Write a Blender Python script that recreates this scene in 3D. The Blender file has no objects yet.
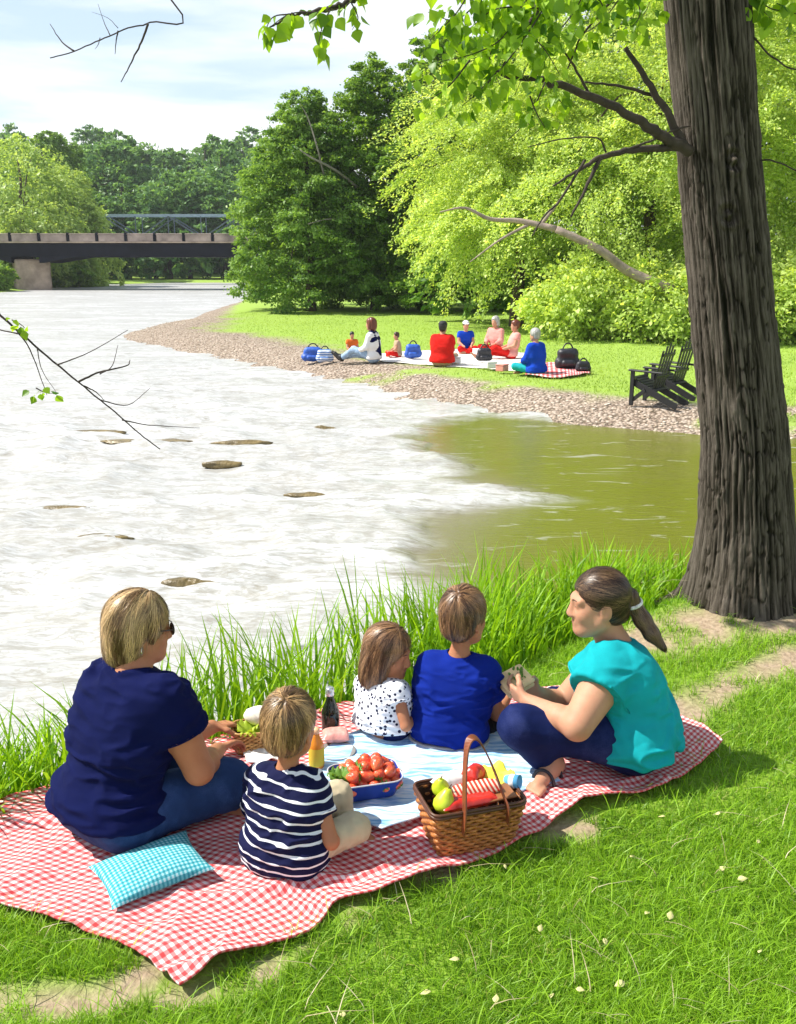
import bpy, math, random
import numpy as np
from mathutils import Vector, Matrix, Quaternion

scene = bpy.context.scene
# ------------------------------------------------------------------ camera
FPX, CAM_H, PITCH = 950.0, 1.9, math.atan(247 / 950)
cam_data = bpy.data.cameras.new('camera')
cam_data.sensor_fit = 'VERTICAL'
cam_data.sensor_height = 36.0
cam_data.lens = FPX / 1024 * 36.0
cam_data.clip_start, cam_data.clip_end = 0.05, 3000
cam = bpy.data.objects.new('camera', cam_data)
scene.collection.objects.link(cam)
cam.location = (0, 0, CAM_H)
cam.rotation_euler = (math.pi / 2 - PITCH, 0, 0)
scene.camera = cam
# ------------------------------------------------------------------ light
SUN_EL, SUN_AZ = math.radians(50), math.atan2(-0.93, 0.10)      # sun stands to the left
sv = Vector((math.sin(SUN_AZ) * math.cos(SUN_EL), math.cos(SUN_AZ) * math.cos(SUN_EL), math.sin(SUN_EL)))
world = bpy.data.worlds.new('World')
scene.world = world
world.use_nodes = True
wt = world.node_tree
wt.nodes.clear()
wo = wt.nodes.new('ShaderNodeOutputWorld')
bg = wt.nodes.new('ShaderNodeBackground')
bg.inputs['Strength'].default_value = 0.09
sky = wt.nodes.new('ShaderNodeTexSky')
sky.sky_type = 'NISHITA'
sky.sun_disc = False
sky.sun_elevation = SUN_EL
sky.sun_rotation = SUN_AZ
sky.air_density, sky.dust_density, sky.ozone_density = 1.0, 0.6, 1.5
tc = wt.nodes.new('ShaderNodeTexCoord')
mp = wt.nodes.new('ShaderNodeMapping')
mp.inputs['Scale'].default_value = (1.4, 1.4, 9.0)
mp.inputs['Location'].default_value = (0.3, 0.1, 0.2)
cn = wt.nodes.new('ShaderNodeTexNoise')
cn.inputs['Scale'].default_value = 1.7
cn.inputs['Detail'].default_value = 9
cn.inputs['Roughness'].default_value = 0.52
cn.inputs['Distortion'].default_value = 0.25
cr = wt.nodes.new('ShaderNodeValToRGB')
cr.color_ramp.elements[0].position = 0.36
cr.color_ramp.elements[1].position = 0.52
cm = wt.nodes.new('ShaderNodeMixRGB')
cm.inputs['Color2'].default_value = (8.8, 8.9, 9.1, 1)
# a thin veil of high cloud keeps the blue pale
veil = wt.nodes.new('ShaderNodeMixRGB')
veil.inputs['Fac'].default_value = 0.72
veil.inputs['Color2'].default_value = (5.3, 6.6, 8.0, 1)
wt.links.new(tc.outputs['Generated'], mp.inputs['Vector'])
wt.links.new(mp.outputs['Vector'], cn.inputs['Vector'])
wt.links.new(cn.outputs['Fac'], cr.inputs['Fac'])
wt.links.new(sky.outputs['Color'], veil.inputs['Color1'])
wt.links.new(veil.outputs['Color'], cm.inputs['Color1'])
# towards the zenith the sky is bluer and clearer
sp_ = wt.nodes.new('ShaderNodeSeparateXYZ')
mr = wt.nodes.new('ShaderNodeMapRange')
mr.inputs['From Min'].default_value, mr.inputs['From Max'].default_value = 0.05, 0.75
mr.inputs['To Min'].default_value, mr.inputs['To Max'].default_value = 1.0, 0.12
mv, mc = wt.nodes.new('ShaderNodeMath'), wt.nodes.new('ShaderNodeMath')
mv.operation = mc.operation = 'MULTIPLY'
mv.inputs[1].default_value = 0.93
wt.links.new(tc.outputs['Generated'], sp_.inputs[0])
wt.links.new(sp_.outputs[2], mr.inputs['Value'])
wt.links.new(mr.outputs[0], mv.inputs[0])
wt.links.new(mv.outputs[0], veil.inputs['Fac'])
wt.links.new(mr.outputs[0], mc.inputs[0])
wt.links.new(cr.outputs['Color'], mc.inputs[1])
wt.links.new(mc.outputs[0], cm.inputs['Fac'])
wt.links.new(cm.outputs['Color'], bg.inputs['Color'])
wt.links.new(bg.outputs['Background'], wo.inputs['Surface'])
sun_data = bpy.data.lights.new('sun', 'SUN')
sun_data.energy = 5.0
sun_data.angle = math.radians(0.6)
sun_data.color = (1.0, 0.95, 0.86)
sun = bpy.data.objects.new('sun', sun_data)
scene.collection.objects.link(sun)
sun.location = sv * 60
sun.rotation_euler = (-sv).to_track_quat('-Z', 'Y').to_euler()
vs = scene.view_settings
scene.display_settings.display_device = 'sRGB'
vs.view_transform = 'Standard'
vs.look = 'None'
vs.exposure = 0.70
vs.gamma = 1.0
vs.use_curve_mapping = False
scene.render.film_transparent = False
try:
    scene.cycles.use_denoising = True
    scene.cycles.max_bounces = 8
    scene.cycles.transparent_max_bounces = 8
    scene.cycles.sample_clamp_indirect = 6
    scene.cycles.caustics_reflective = False
    scene.cycles.caustics_refractive = False
except Exception:
    pass

# ------------------------------------------------------------------ helpers
COL = scene.collection
rng = np.random.default_rng(11)
random.seed(5)


def ray(px, py):
    u, v = (px - 398) / FPX, (512 - py) / FPX
    return np.array([u, math.cos(PITCH) + math.sin(PITCH) * v, -math.sin(PITCH) + math.cos(PITCH) * v])


def G(px, py, z=0.0):                    # a point of the level z
    d = ray(px, py)
    t = (z - CAM_H) / d[2]
    return np.array([d[0] * t, d[1] * t, z])


def W(px, py, y):                        # a point at the distance y
    d = ray(px, py)
    t = y / d[1]
    return np.array([d[0] * t, y, CAM_H + d[2] * t])


def vn(p, seed=0):                       # value noise, -1..1
    p = np.asarray(p, float)
    i = np.floor(p).astype(np.int64)
    f = p - i
    f = f * f * (3 - 2 * f)
    out = 0
    for dx in (0, 1):
        for dy in (0, 1):
            for dz in (0, 1):
                h = ((i[..., 0] + dx) * 374761393 + (i[..., 1] + dy) * 668265263 + (i[..., 2] + dz) * 1440670441 + seed * 974711) & 0xffffffff
                h = ((h ^ (h >> 13)) * 1274126177) & 0xffffffff
                h = (h ^ (h >> 16)) / 4294967295.0
                w = (f[..., 0] if dx else 1 - f[..., 0]) * (f[..., 1] if dy else 1 - f[..., 1]) * (f[..., 2] if dz else 1 - f[..., 2])
                out = out + w * h
    return out * 2 - 1


def fbm(p, octaves=4, seed=0):
    p = np.asarray(p, float)
    s, a, n = 0, 1, 0
    for o in range(octaves):
        s = s + a * vn(p * 2 ** o + 17.3 * o, seed + o)
        n += a
        a *= 0.5
    return s / n


def v2(x, y):
    x = np.asarray(x, float)
    return np.stack([x, np.asarray(y, float), np.zeros_like(x)], -1)


def sstep(a, b, x):
    t = np.clip((x - a) / (b - a), 0, 1)
    return t * t * (3 - 2 * t)


def tag(o, label=None, cat=None, group=None, kind=None):
    if label: o['label'] = label
    if cat: o['category'] = cat
    if group: o['group'] = group
    if kind: o['kind'] = kind
    return o


def empty(name, loc=(0, 0, 0), label=None, cat=None, group=None, rz=0.0):
    o = bpy.data.objects.new(name, None)
    o.empty_display_size = 0.1
    o.location = loc
    o.rotation_euler = (0, 0, rz)
    COL.objects.link(o)
    return tag(o, label, cat, group)


def mk(name, V, F, mat, parent=None, smooth=True, attrs=None, world=False):
    """One mesh object from arrays. F: (n,3) or (n,4) array, or a list of tuples.
    world=True: V are world coordinates, brought into the parent's space."""
    V = np.asarray(V, float).reshape(-1, 3)
    if world and parent is not None:
        r = parent
        off = np.array(r.location)
        while r.parent is not None:
            r = r.parent
            off = off + np.array(r.location)
        V = V - off
    me = bpy.data.meshes.new(name)
    if isinstance(F, np.ndarray):
        k = F.shape[1]
        me.vertices.add(len(V))
        me.vertices.foreach_set('co', V.astype(np.float32).ravel())
        me.loops.add(F.size)
        me.loops.foreach_set('vertex_index', F.astype(np.int32).ravel())
        me.polygons.add(len(F))
        me.polygons.foreach_set('loop_start', np.arange(0, F.size, k, dtype=np.int32))
        me.update(calc_edges=True)
    else:
        me.from_pydata([tuple(v) for v in V], [], [tuple(f) for f in F])
        me.update()
    if smooth:
        me.polygons.foreach_set('use_smooth', np.ones(len(me.polygons), bool))
    if attrs:
        for an, av in attrs.items():
            a = me.attributes.new(an, 'FLOAT', 'POINT')
            a.data.foreach_set('value', np.asarray(av, np.float32))
    if mat is not None:
        for m in (mat if isinstance(mat, (list, tuple)) else [mat]):
            me.materials.append(m)
    o = bpy.data.objects.new(name, me)
    COL.objects.link(o)
    if parent is not None:
        o.parent = parent
    return o


def copy_tree(o, parent=None):
    c = o.copy()
    COL.objects.link(c)
    c.parent = parent
    for ch in list(o.children):
        copy_tree(ch, c)
    return c


class MB:
    """collects simple shapes into one mesh"""

    def __init__(s):
        s.V, s.F, s.n = [], [], 0

    def add(s, V, F):
        V = np.asarray(V, float)
        s.V.append(V)
        s.F += [tuple(int(i) + s.n for i in f) for f in F]
        s.n += len(V)
        return s

    def box(s, c, size, rot=None, bev=0.0):
        hx, hy, hz = np.array(size) / 2
        b = min(bev, hx * .9, hy * .9, hz * .9)
        if b <= 0:
            V = np.array([(x, y, z) for x in (-hx, hx) for y in (-hy, hy) for z in (-hz, hz)])
            F = [(0, 1, 3, 2), (4, 6, 7, 5), (0, 4, 5, 1), (2, 3, 7, 6), (0, 2, 6, 4), (1, 5, 7, 3)]
        else:
            V, F = [], []
            idx = {}
            for sx in (-1, 1):
                for sy in (-1, 1):
                    for sz in (-1, 1):
                        for a in range(3):
                            p = [sx * (hx - b), sy * (hy - b), sz * (hz - b)]
                            p[a] = (sx * hx, sy * hy, sz * hz)[a]
                            idx[sx, sy, sz, a] = len(V)
                            V.append(p)
            S = (-1, 1)
            for q in S:
                F.append([idx[q, -q, -1, 0], idx[q, q, -1, 0], idx[q, q, 1, 0], idx[q, -q, 1, 0]])
                F.append([idx[q, q, -1, 1], idx[-q, q, -1, 1], idx[-q, q, 1, 1], idx[q, q, 1, 1]])
                F.append([idx[-q, -1, q, 2], idx[q, -1, q, 2], idx[q, 1, q, 2], idx[-q, 1, q, 2]])
            for a in S:
                for c_ in S:
                    F.append([idx[a, c_, -1, 0], idx[a, c_, 1, 0], idx[a, c_, 1, 1], idx[a, c_, -1, 1]])
                    F.append([idx[a, -1, c_, 0], idx[a, 1, c_, 0], idx[a, 1, c_, 2], idx[a, -1, c_, 2]])
                    F.append([idx[-1, a, c_, 1], idx[1, a, c_, 1], idx[1, a, c_, 2], idx[-1, a, c_, 2]])
                    for d in S:
                        F.append([idx[a, c_, d, 0], idx[a, c_, d, 1], idx[a, c_, d, 2]])
            V = np.array(V)
            G_ = []
            for f in F:
                P = V[f]
                n = np.cross(P[1] - P[0], P[2] - P[0])
                G_.append(f if np.dot(n, P.mean(0)) > 0 else f[::-1])
            F = G_
        if rot is not None:
            V = V @ np.array(rot).T
        return s.add(V + np.array(c, float), F)

    def bar(s, a, b, w, h, up=(0, 0, 1), bev=0.0):
        a, b = np.array(a, float), np.array(b, float)
        d = b - a
        L = np.linalg.norm(d)
        d /= L
        x = np.cross(d, up)
        if np.linalg.norm(x) < 1e-4:
            x = np.cross(d, (0, 1, 0))
        x /= np.linalg.norm(x)
        z = np.cross(x, d)
        return s.box((a + b) / 2, (w, L, h), np.stack([x, d, z], 1), bev)

    def tube(s, P, R, seg=8, caps=True):
        V, F = tube(P, R, seg, caps)
        return s.add(V, F)

    def lathe(s, prof, c=(0, 0, 0), seg=24, sx=1.0, sy=1.0):
        V, F = [], []
        for r, z in prof:
            for k in range(seg):
                a = 2 * math.pi * k / seg
                V.append((c[0] + r * sx * math.cos(a), c[1] + r * sy * math.sin(a), c[2] + z))
        for i in range(len(prof) - 1):
            for k in range(seg):
                F.append((i * seg + k, i * seg + (k + 1) % seg, (i + 1) * seg + (k + 1) % seg, (i + 1) * seg + k))
        return s.add(V, F)

    def blob(s, c, r, seg=12, rings=8, seed=0, amp=0.0, rot=None):
        V, F = [], []
        for i in range(rings + 1):
            th = math.pi * i / rings
            for k in range(seg):
                ph = 2 * math.pi * k / seg
                V.append((math.sin(th) * math.cos(ph), math.sin(th) * math.sin(ph), math.cos(th)))
        V = np.array(V)
        if amp:
            V = V * (1 + amp * fbm(V * 1.7 + seed * 7.1, 3, seed))[:, None]
        V = V * np.array(r)
        if rot is not None:
            V = V @ np.array(rot).T
        for i in range(rings):
            for k in range(seg):
                F.append((i * seg + k, (i + 1) * seg + k, (i + 1) * seg + (k + 1) % seg, i * seg + (k + 1) % seg))
        return s.add(V + np.array(c), F)

    def build(s, name, mat, parent=None, smooth=False, world=False):
        return mk(name, np.concatenate(s.V), s.F, mat, parent, smooth, None, world)


def tube(P, R, seg=8, caps=True):
    P = np.asarray(P, float)
    R = np.full(len(P), R) if np.isscalar(R) else np.asarray(R, float)
    T = np.gradient(P, axis=0)
    T /= np.linalg.norm(T, axis=1, keepdims=True) + 1e-9
    u = np.cross(T[0], (0.31, 0.2, 0.93))
    V, F = [], []
    for i in range(len(P)):
        u = u - T[i] * np.dot(u, T[i])
        u /= np.linalg.norm(u) + 1e-9
        w = np.cross(T[i], u)
        for k in range(seg):
            a = 2 * math.pi * k / seg
            V.append(P[i] + R[i] * (math.cos(a) * u + math.sin(a) * w))
    for i in range(len(P) - 1):
        for k in range(seg):
            F.append((i * seg + k, i * seg + (k + 1) % seg, (i + 1) * seg + (k + 1) % seg, (i + 1) * seg + k))
    if caps:
        F.append(tuple(range(seg))[::-1])
        F.append(tuple((len(P) - 1) * seg + k for k in range(seg)))
    return np.array(V), F


def smooth_path(P, n=6):
    """Catmull-Rom through the points"""
    P = np.asarray(P, float)
    Q = np.concatenate([[2 * P[0] - P[1]], P, [2 * P[-1] - P[-2]]])
    out = []
    for i in range(1, len(Q) - 2):
        for t in np.linspace(0, 1, n, endpoint=False):
            a, b, c, d = Q[i - 1], Q[i], Q[i + 1], Q[i + 2]
            out.append(0.5 * (2 * b + (c - a) * t + (2 * a - 5 * b + 4 * c - d) * t * t + (3 * b - a - 3 * c + d) * t ** 3))
    out.append(P[-1])
    return np.array(out)


# ------------------------------------------------------------------ materials
class NT:
    def __init__(s, name):
        s.m = bpy.data.materials.new(name)
        s.m.use_nodes = True
        s.t = s.m.node_tree
        s.t.nodes.clear()
        s.out = s.t.nodes.new('ShaderNodeOutputMaterial')

    def n(s, typ, **kw):
        nd = s.t.nodes.new('ShaderNode' + typ)
        for k, v in kw.items():
            if k.startswith('_'):
                setattr(nd, k[1:], v)
            else:
                key = k.replace('__', ' ')
                sock = nd.inputs[int(key[1:])] if key[0] == 'i' and key[1:].isdigit() else nd.inputs[key]
                if isinstance(v, bpy.types.NodeSocket):
                    s.t.links.new(v, sock)
                else:
                    sock.default_value = v
        return nd

    def obj(s):
        return s.n('TexCoord').outputs['Object']

    def noise(s, vec, scale, detail=4, rough=0.55, dist=0.0):
        nd = s.n('TexNoise', Scale=scale, Detail=detail, Roughness=rough, Distortion=dist)
        if vec is not None:
            s.t.links.new(vec, nd.inputs['Vector'])
        return nd.outputs['Fac']

    def scale(s, vec, sc):
        return s.n('Mapping', Vector=vec, Scale=sc).outputs['Vector']

    def ramp(s, fac, stops, interp='LINEAR'):
        nd = s.n('ValToRGB', Fac=fac)
        cr_ = nd.color_ramp
        cr_.interpolation = interp
        while len(cr_.elements) < len(stops):
            cr_.elements.new(0.5)
        for e, (p, c) in zip(cr_.elements, stops):
            e.position = p
            e.color = (*c, 1) if not np.isscalar(c) else (c, c, c, 1)
        return nd.outputs['Color']

    def mix(s, fac, a, b, mode='MIX'):
        nd = s.n('MixRGB', _blend_type=mode, Fac=fac)
        for k, v in (('Color1', a), ('Color2', b)):
            if isinstance(v, bpy.types.NodeSocket):
                s.t.links.new(v, nd.inputs[k])
            else:
                nd.inputs[k].default_value = (*v, 1)
        return nd.outputs['Color']

    def math(s, op, a, b=0.0, c=0.0):
        return s.n('Math', _operation=op, i0=a, i1=b, i2=c).outputs[0]

    def attr(s, name):
        return s.n('Attribute', _attribute_name=name).outputs['Fac']

    def bump(s, h, strength=0.3, dist=0.01):
        return s.n('Bump', Height=h, Strength=strength, Distance=dist).outputs['Normal']

    def bsdf(s, color, rough=0.6, normal=None, **kw):
        b = s.n('BsdfPrincipled')
        if isinstance(color, bpy.types.NodeSocket):
            s.t.links.new(color, b.inputs['Base Color'])
        else:
            b.inputs['Base Color'].default_value = (*color, 1)
        if isinstance(rough, bpy.types.NodeSocket):
            s.t.links.new(rough, b.inputs['Roughness'])
        else:
            b.inputs['Roughness'].default_value = rough
        if normal is not None:
            s.t.links.new(normal, b.inputs['Normal'])
        for k, v in kw.items():
            b.inputs[k.replace('__', ' ')].default_value = v
        return b.outputs['BSDF']

    def done(s, sh):
        s.t.links.new(sh, s.out.inputs['Surface'])
        return s.m


def plain(name, c, rough=0.6, var=0.25, sc=30.0, bump=0.15, bscale=None, bdist=0.003, **kw):
    t = NT(name)
    v = t.obj()
    f = t.noise(v, sc, 5)
    c = np.array(c, float)
    col = t.ramp(f, [(0.3, tuple(c * (1 - var))), (0.7, tuple(np.minimum(c * (1 + var), 1)))])
    nb = t.bump(t.noise(v, bscale or sc * 4, 4), bump, bdist) if bump else None
    return t.done(t.bsdf(col, rough, nb, **kw))


def leaf_mat(name, dark, light, trans=0.35, tcol=None, rough=0.45):
    """leaves: each leaf has its own hue between dark and light (attribute tint)"""
    t = NT(name)
    col = t.ramp(t.attr('tint'), [(0.0, dark), (1.0, light)])
    b = t.bsdf(col, rough, None, Specular__IOR__Level=0.3)
    tr = t.n('BsdfTranslucent')
    tc_ = t.mix(1.0, col, tcol or (1.35, 1.25, 0.5), 'MULTIPLY')
    t.t.links.new(tc_, tr.inputs['Color'])
    mx = t.n('MixShader', Fac=trans)
    t.t.links.new(b, mx.inputs[1])
    t.t.links.new(tr.outputs[0], mx.inputs[2])
    return t.done(mx.outputs[0])
# ------------------------------------------------------------------ shoreline
WATER_Z = -0.25
NEAR = [(-60, -14), (-12, -3.2), (-6, 0.3), (-3.2, 2.0), (-1.62, 3.2), (-.68, 3.85), (.45, 4.75), (1.55, 5.75), (2.75, 6.7), (4.6, 7.9), (8, 9.2), (14, 10.2), (30, 10.9)]
FAR = [(30, 12.1), (14, 11.8), (9, 11.7)] + [tuple(G(*p, WATER_Z)[:2]) for p in [(796, 440), (700, 437), (560, 425), (420, 405), (300, 378), (180, 353), (112, 341), (114, 334), (160, 322)]] + [(-8.9, 40), (-9.6, 48), (-10.2, 62), (-12.5, 80), (-15.5, 95),
       (-18.5, 120), (-28, 122), (-33, 110), (-33, 95), (-31.5, 80), (-34, 64), (-40, 36), (-55, 10)]
POLY = np.array(NEAR + FAR, float)


def seg_dist(x, y, P, closed=False):
    best = np.full(np.shape(x), 1e9)
    n = len(P)
    for i in range(n if closed else n - 1):
        a, b = P[i], P[(i + 1) % n]
        d = b - a
        t = np.clip(((x - a[0]) * d[0] + (y - a[1]) * d[1]) / max(d @ d, 1e-12), 0, 1)
        best = np.minimum(best, np.hypot(x - a[0] - t * d[0], y - a[1] - t * d[1]))
    return best


def inside(x, y, P):
    r = np.zeros(np.shape(x), bool)
    n = len(P)
    for i in range(n):
        (x0, y0), (x1, y1) = P[i], P[(i + 1) % n]
        if y0 == y1:
            continue
        c = ((y0 > y) != (y1 > y)) & (x < (x1 - x0) * (y - y0) / (y1 - y0) + x0)
        r ^= c
    return r


def land_sd(x, y):
    d = seg_dist(x, y, POLY, True)
    return np.where(inside(x, y, POLY), -d, d)


NEARP, FARP = np.array(NEAR, float), np.array(FAR, float)


def near_side(x, y):                                   # 1 on the picnic bank
    return (seg_dist(x, y, NEARP) < seg_dist(x, y, FARP)).astype(float)


def px_line(pts):
    return np.array([G(*p)[:2] for p in pts])


DIRT = [(px_line([(-60, 1012), (60, 1000), (140, 985)]), .055), (px_line([(165, 1000), (240, 985), (300, 950), (350, 925)]), .035),
        (px_line([(400, 880), (440, 873)]), .03), (px_line([(540, 838), (590, 833)]), .035),
        (px_line([(655, 640), (720, 628), (800, 625), (900, 628)]), .22), (px_line([(640, 740), (690, 703), (740, 682), (800, 660), (900, 640)]), .10)]


def dirt_of(x, y):
    m = np.zeros(np.shape(x))
    wob = 0.07 * fbm(v2(x, y) * 5.0, 3, 3)
    for P, r in DIRT:
        m = np.maximum(m, 1 - sstep(r * .6, r * 1.5, seg_dist(x, y, P) + wob))
    return np.clip(m * (.55 + 1.0 * fbm(v2(x, y) * 9.0, 3, 91) + .35), 0, 1)


def ground_z(x, y):
    sd = land_sd(x, y)
    ns = near_side(x, y)
    wob = 0.25 * fbm(v2(x, y) * .9, 3, 9) * (1 - ns)
    s = sd + wob * np.clip(np.abs(sd), 0, 1)
    wid = np.where(ns > 0, .55, np.interp(y, [10, 16, 28, 40, 60], [1.2, 1.5, 2.2, 3.0, 4]))
    up = sstep(-.1, 1, s / wid)
    z = WATER_Z - .03 + (.03 - WATER_Z) * up
    z = np.where(s < 0, np.minimum(z, WATER_Z - .05 - .5 * sstep(0, 2, -s)), z)
    und = .05 * fbm(v2(x, y) * .35, 2, 21) * sstep(0, 3, s) * (1 - sstep(4, 9, y) * .4)
    bumps = .012 * fbm(v2(x, y) * 4, 3, 5) * sstep(.1, 1, s) * (y < 9)
    bl = seg_dist(x, y, np.array([(-1.2, 2.9), (1.0, 3.4)]))          # level where the blanket lies
    flat = sstep(.55, 1.3, bl)
    roots = .07 * np.exp(-(((x - 1.95) / .55) ** 2 + ((y - 5.0) / .5) ** 2))
    hill = 9 * sstep(140, 240, y) + 30 * sstep(260, 800, y)
    return z + (und + bumps) * flat + roots + hill


# ------------------------------------------------------------------ ground sheet
t = NT('ground_soil_and_grass')
v = t.n('NewGeometry').outputs['Position']
n1, n2, n3 = t.noise(v, 3.0, 6), t.noise(v, 40.0, 5), t.noise(v, 0.35, 3)
grass = t.ramp(n2, [(0.25, (.06, .13, .010)), (0.5, (.15, .29, .02)), (0.75, (.24, .40, .035))])
grass = t.mix(t.math('MULTIPLY', n3, .6), grass, (.26, .34, .05), 'MIX')
soil = t.ramp(n2, [(0.3, (.25, .18, .12)), (0.7, (.48, .37, .27))])
soil = t.mix(t.math('MULTIPLY', n1, .45), soil, (.30, .22, .14))
vor = t.n('TexVoronoi', Vector=v, Scale=22.0)
stone = t.ramp(vor.outputs['Color'], [(0.1, (.24, .18, .14)), (0.45, (.42, .33, .26)), (0.9, (.58, .49, .41))])
stone = t.mix(t.ramp(vor.outputs['Distance'], [(.35, 0.0), (.75, .85)]), stone, (.10, .075, .05))
grass = t.mix(t.math('MULTIPLY', t.attr('mown'), .75), grass, (.30, .43, .08))
col = t.mix(t.attr('dirt'), grass, soil)
col = t.mix(t.attr('gravel'), col, stone)
col = t.mix(t.attr('bed'), col, (.10, .09, .03))
hgt = t.math('ADD', t.math('MULTIPLY', n2, .6), t.math('MULTIPLY', t.attr('gravel'), t.math('SUBTRACT', 1.0, vor.outputs['Distance'])))
M_ground = t.done(t.bsdf(col, .9, t.bump(hgt, .8, .03), Specular__IOR__Level=0.15))


def persp_grid(y0, y1, ny, half, nx, power=2.0):
    ys = y0 + 8.0 * (np.exp(np.linspace(0, math.log((y1 - y0) / 8.0 + 1), ny)) - 1)
    u = np.linspace(-1, 1, nx)
    u = .35 * u + .65 * u ** 3
    Y, U = np.meshgrid(ys, u, indexing='ij')
    X = U * (half + .95 * np.maximum(Y - y0, 0))
    i = np.arange(ny * nx).reshape(ny, nx)
    F = np.stack([i[:-1, :-1], i[:-1, 1:], i[1:, 1:], i[1:, :-1]], -1).reshape(-1, 4)
    return X.ravel(), Y.ravel(), F


X, Y, F = persp_grid(-6, 300, 520, 16, 520)
Z = ground_z(X, Y)
sd = land_sd(X, Y)
ns = near_side(X, Y)
gw = np.interp(Y, [10, 14, 17, 21, 27, 34, 40, 60], [1.25, 1.45, 1.8, 2.2, 3.0, 3.4, 2.0, .6])
nz = fbm(v2(X, Y) * 1.1, 4, 31)
grav = (1 - sstep(.75, 1.2, sd / gw + .35 * nz)) * (1 - ns) * (sd > -2)
tuft = sstep(.08, .4, fbm(v2(X, Y) * np.array([.8, 1.6, 1]), 3, 44)) * sstep(.2, .5, sd) * (Y < 18) * (sd < gw * 1.2)
grav = np.clip(grav - .9 * tuft, 0, 1)
dirt = np.clip(dirt_of(X, Y) + ns * (1 - sstep(-.1, .25, sd)), 0, 1)
ground = mk('ground', np.stack([X, Y, Z], 1), F, M_ground, attrs={'mown': 1 - ns, 'dirt': dirt, 'gravel': grav, 'bed': (sd < -.12).astype(float)})
tag(ground, kind='structure')

# ------------------------------------------------------------------ river
CALM = np.array([G(*p, WATER_Z)[:2] for p in [(425, 428), (436, 450), (462, 468), (488, 482), (525, 496), (490, 512), (462, 530), (448, 560), (470, 600), (560, 640)]] + [(3, 5.5), (6, 8), (40, 10), (40, 12.5), (5.2, 12.3), (2.2, 13.4), (1.2, 14.2)], float)
X, Y, F = persp_grid(-6, 150, 760, 14, 520)
keep = (land_sd(X, Y) < 1.2)
cd = seg_dist(X, Y, CALM, True)
cd = np.where(inside(X, Y, CALM), cd, -cd)
st = v2(X * .8 + Y * .25, Y * 2.2)                          # streaks run across the picture, with the current
nw = fbm(st * .8, 4, 71)
foam = 1 - sstep(-.35, .35, cd + .75 * nw + .12)
near_foam = sstep(4, 9, Y)
amp = (.014 + .075 * foam * np.exp(-((Y - 10) / 12) ** 2)) * (1 - sstep(30, 60, Y) * .6)
amp = np.where(foam < .3, .006, amp)
wave = fbm(v2(X * .9 + Y * .2, Y * 1.9), 5, 81)
wave = 1 - 2 * np.abs(wave) ** .8
Zw = WATER_Z + amp * wave * .9
idx = np.where(keep)[0]
rm = -np.ones(len(X), int)
rm[idx] = np.arange(len(idx))
F = rm[F]
F = F[(F >= 0).all(1)]
t = NT('river_water')
v = t.n('NewGeometry').outputs['Position']
sv_ = t.scale(v, (.8, 2.6, 1))
s1, s2, s3 = t.noise(sv_, 2.2, 7, .62, .9), t.noise(sv_, 9.0, 5, .6, .5), t.noise(t.scale(v, (.25, 1.1, 1)), 1.0, 4)
fo = t.attr('foam')
pat = t.ramp(t.math('ADD', t.math('MULTIPLY', s1, .7), t.math('MULTIPLY', s2, .3)), [(.33, 0.0), (.50, 1.0)])
pat2 = t.ramp(s3, [(.3, .35), (.62, 1.0)])
fmask = t.math('MULTIPLY', fo, t.math('MAXIMUM', t.math('MULTIPLY', pat, pat2), t.math('MULTIPLY', fo, .72)))
thin = t.math('MULTIPLY', t.math('SUBTRACT', 1.0, fo), t.ramp(s1, [(.60, 0.0), (.68, .5)]))
fmask = t.math('MINIMUM', t.math('ADD', fmask, t.math('MULTIPLY', thin, .7)), 1.0)
wcol = t.mix(t.attr('calm'), (.17, .15, .085), (.125, .135, .010))
hb = t.math('ADD', t.math('MULTIPLY', s1, .7), t.math('MULTIPLY', s2, .25))
nb = t.bump(hb, .55, .05)
wb = t.bsdf(wcol, .12, t.bump(t.math('ADD', s2, t.math('MULTIPLY', s1, .6)), .16, .05), IOR=1.33)
rid = t.math('ABSOLUTE', t.math('SUBTRACT', t.noise(sv_, 4.2, 6, .6, 1.4), .5))
rid2 = t.math('ABSOLUTE', t.math('SUBTRACT', t.noise(t.scale(v, (.5, 2.4, 1)), 1.3, 5, .6, 1.0), .5))
ln = t.math('MULTIPLY', t.ramp(rid, [(.0, 0.0), (.055, 1.0)]), t.ramp(rid2, [(.0, 0.1), (.035, 1.0)]))
fcol = t.ramp(t.math('ADD', t.math('MULTIPLY', s1, .55), t.math('MULTIPLY', s2, .45)), [(.35, (.34, .335, .32)), (.45, (.50, .51, .52)), (.58, (.64, .65, .67))])
fcol = t.mix(ln, t.mix(.5, fcol, (.24, .21, .15)), fcol)
fb = t.bsdf(fcol, .5, nb, Specular__IOR__Level=0.5)
mx = t.n('MixShader', Fac=fmask)
t.t.links.new(wb, mx.inputs[1])
t.t.links.new(fb, mx.inputs[2])
M_water = t.done(mx.outputs[0])
river = mk('river_water', np.stack([X, Y, Zw], 1)[idx], F, M_water, attrs={'foam': foam[idx], 'calm': sstep(-.3, .5, cd[idx])})
tag(river, kind='structure')

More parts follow.
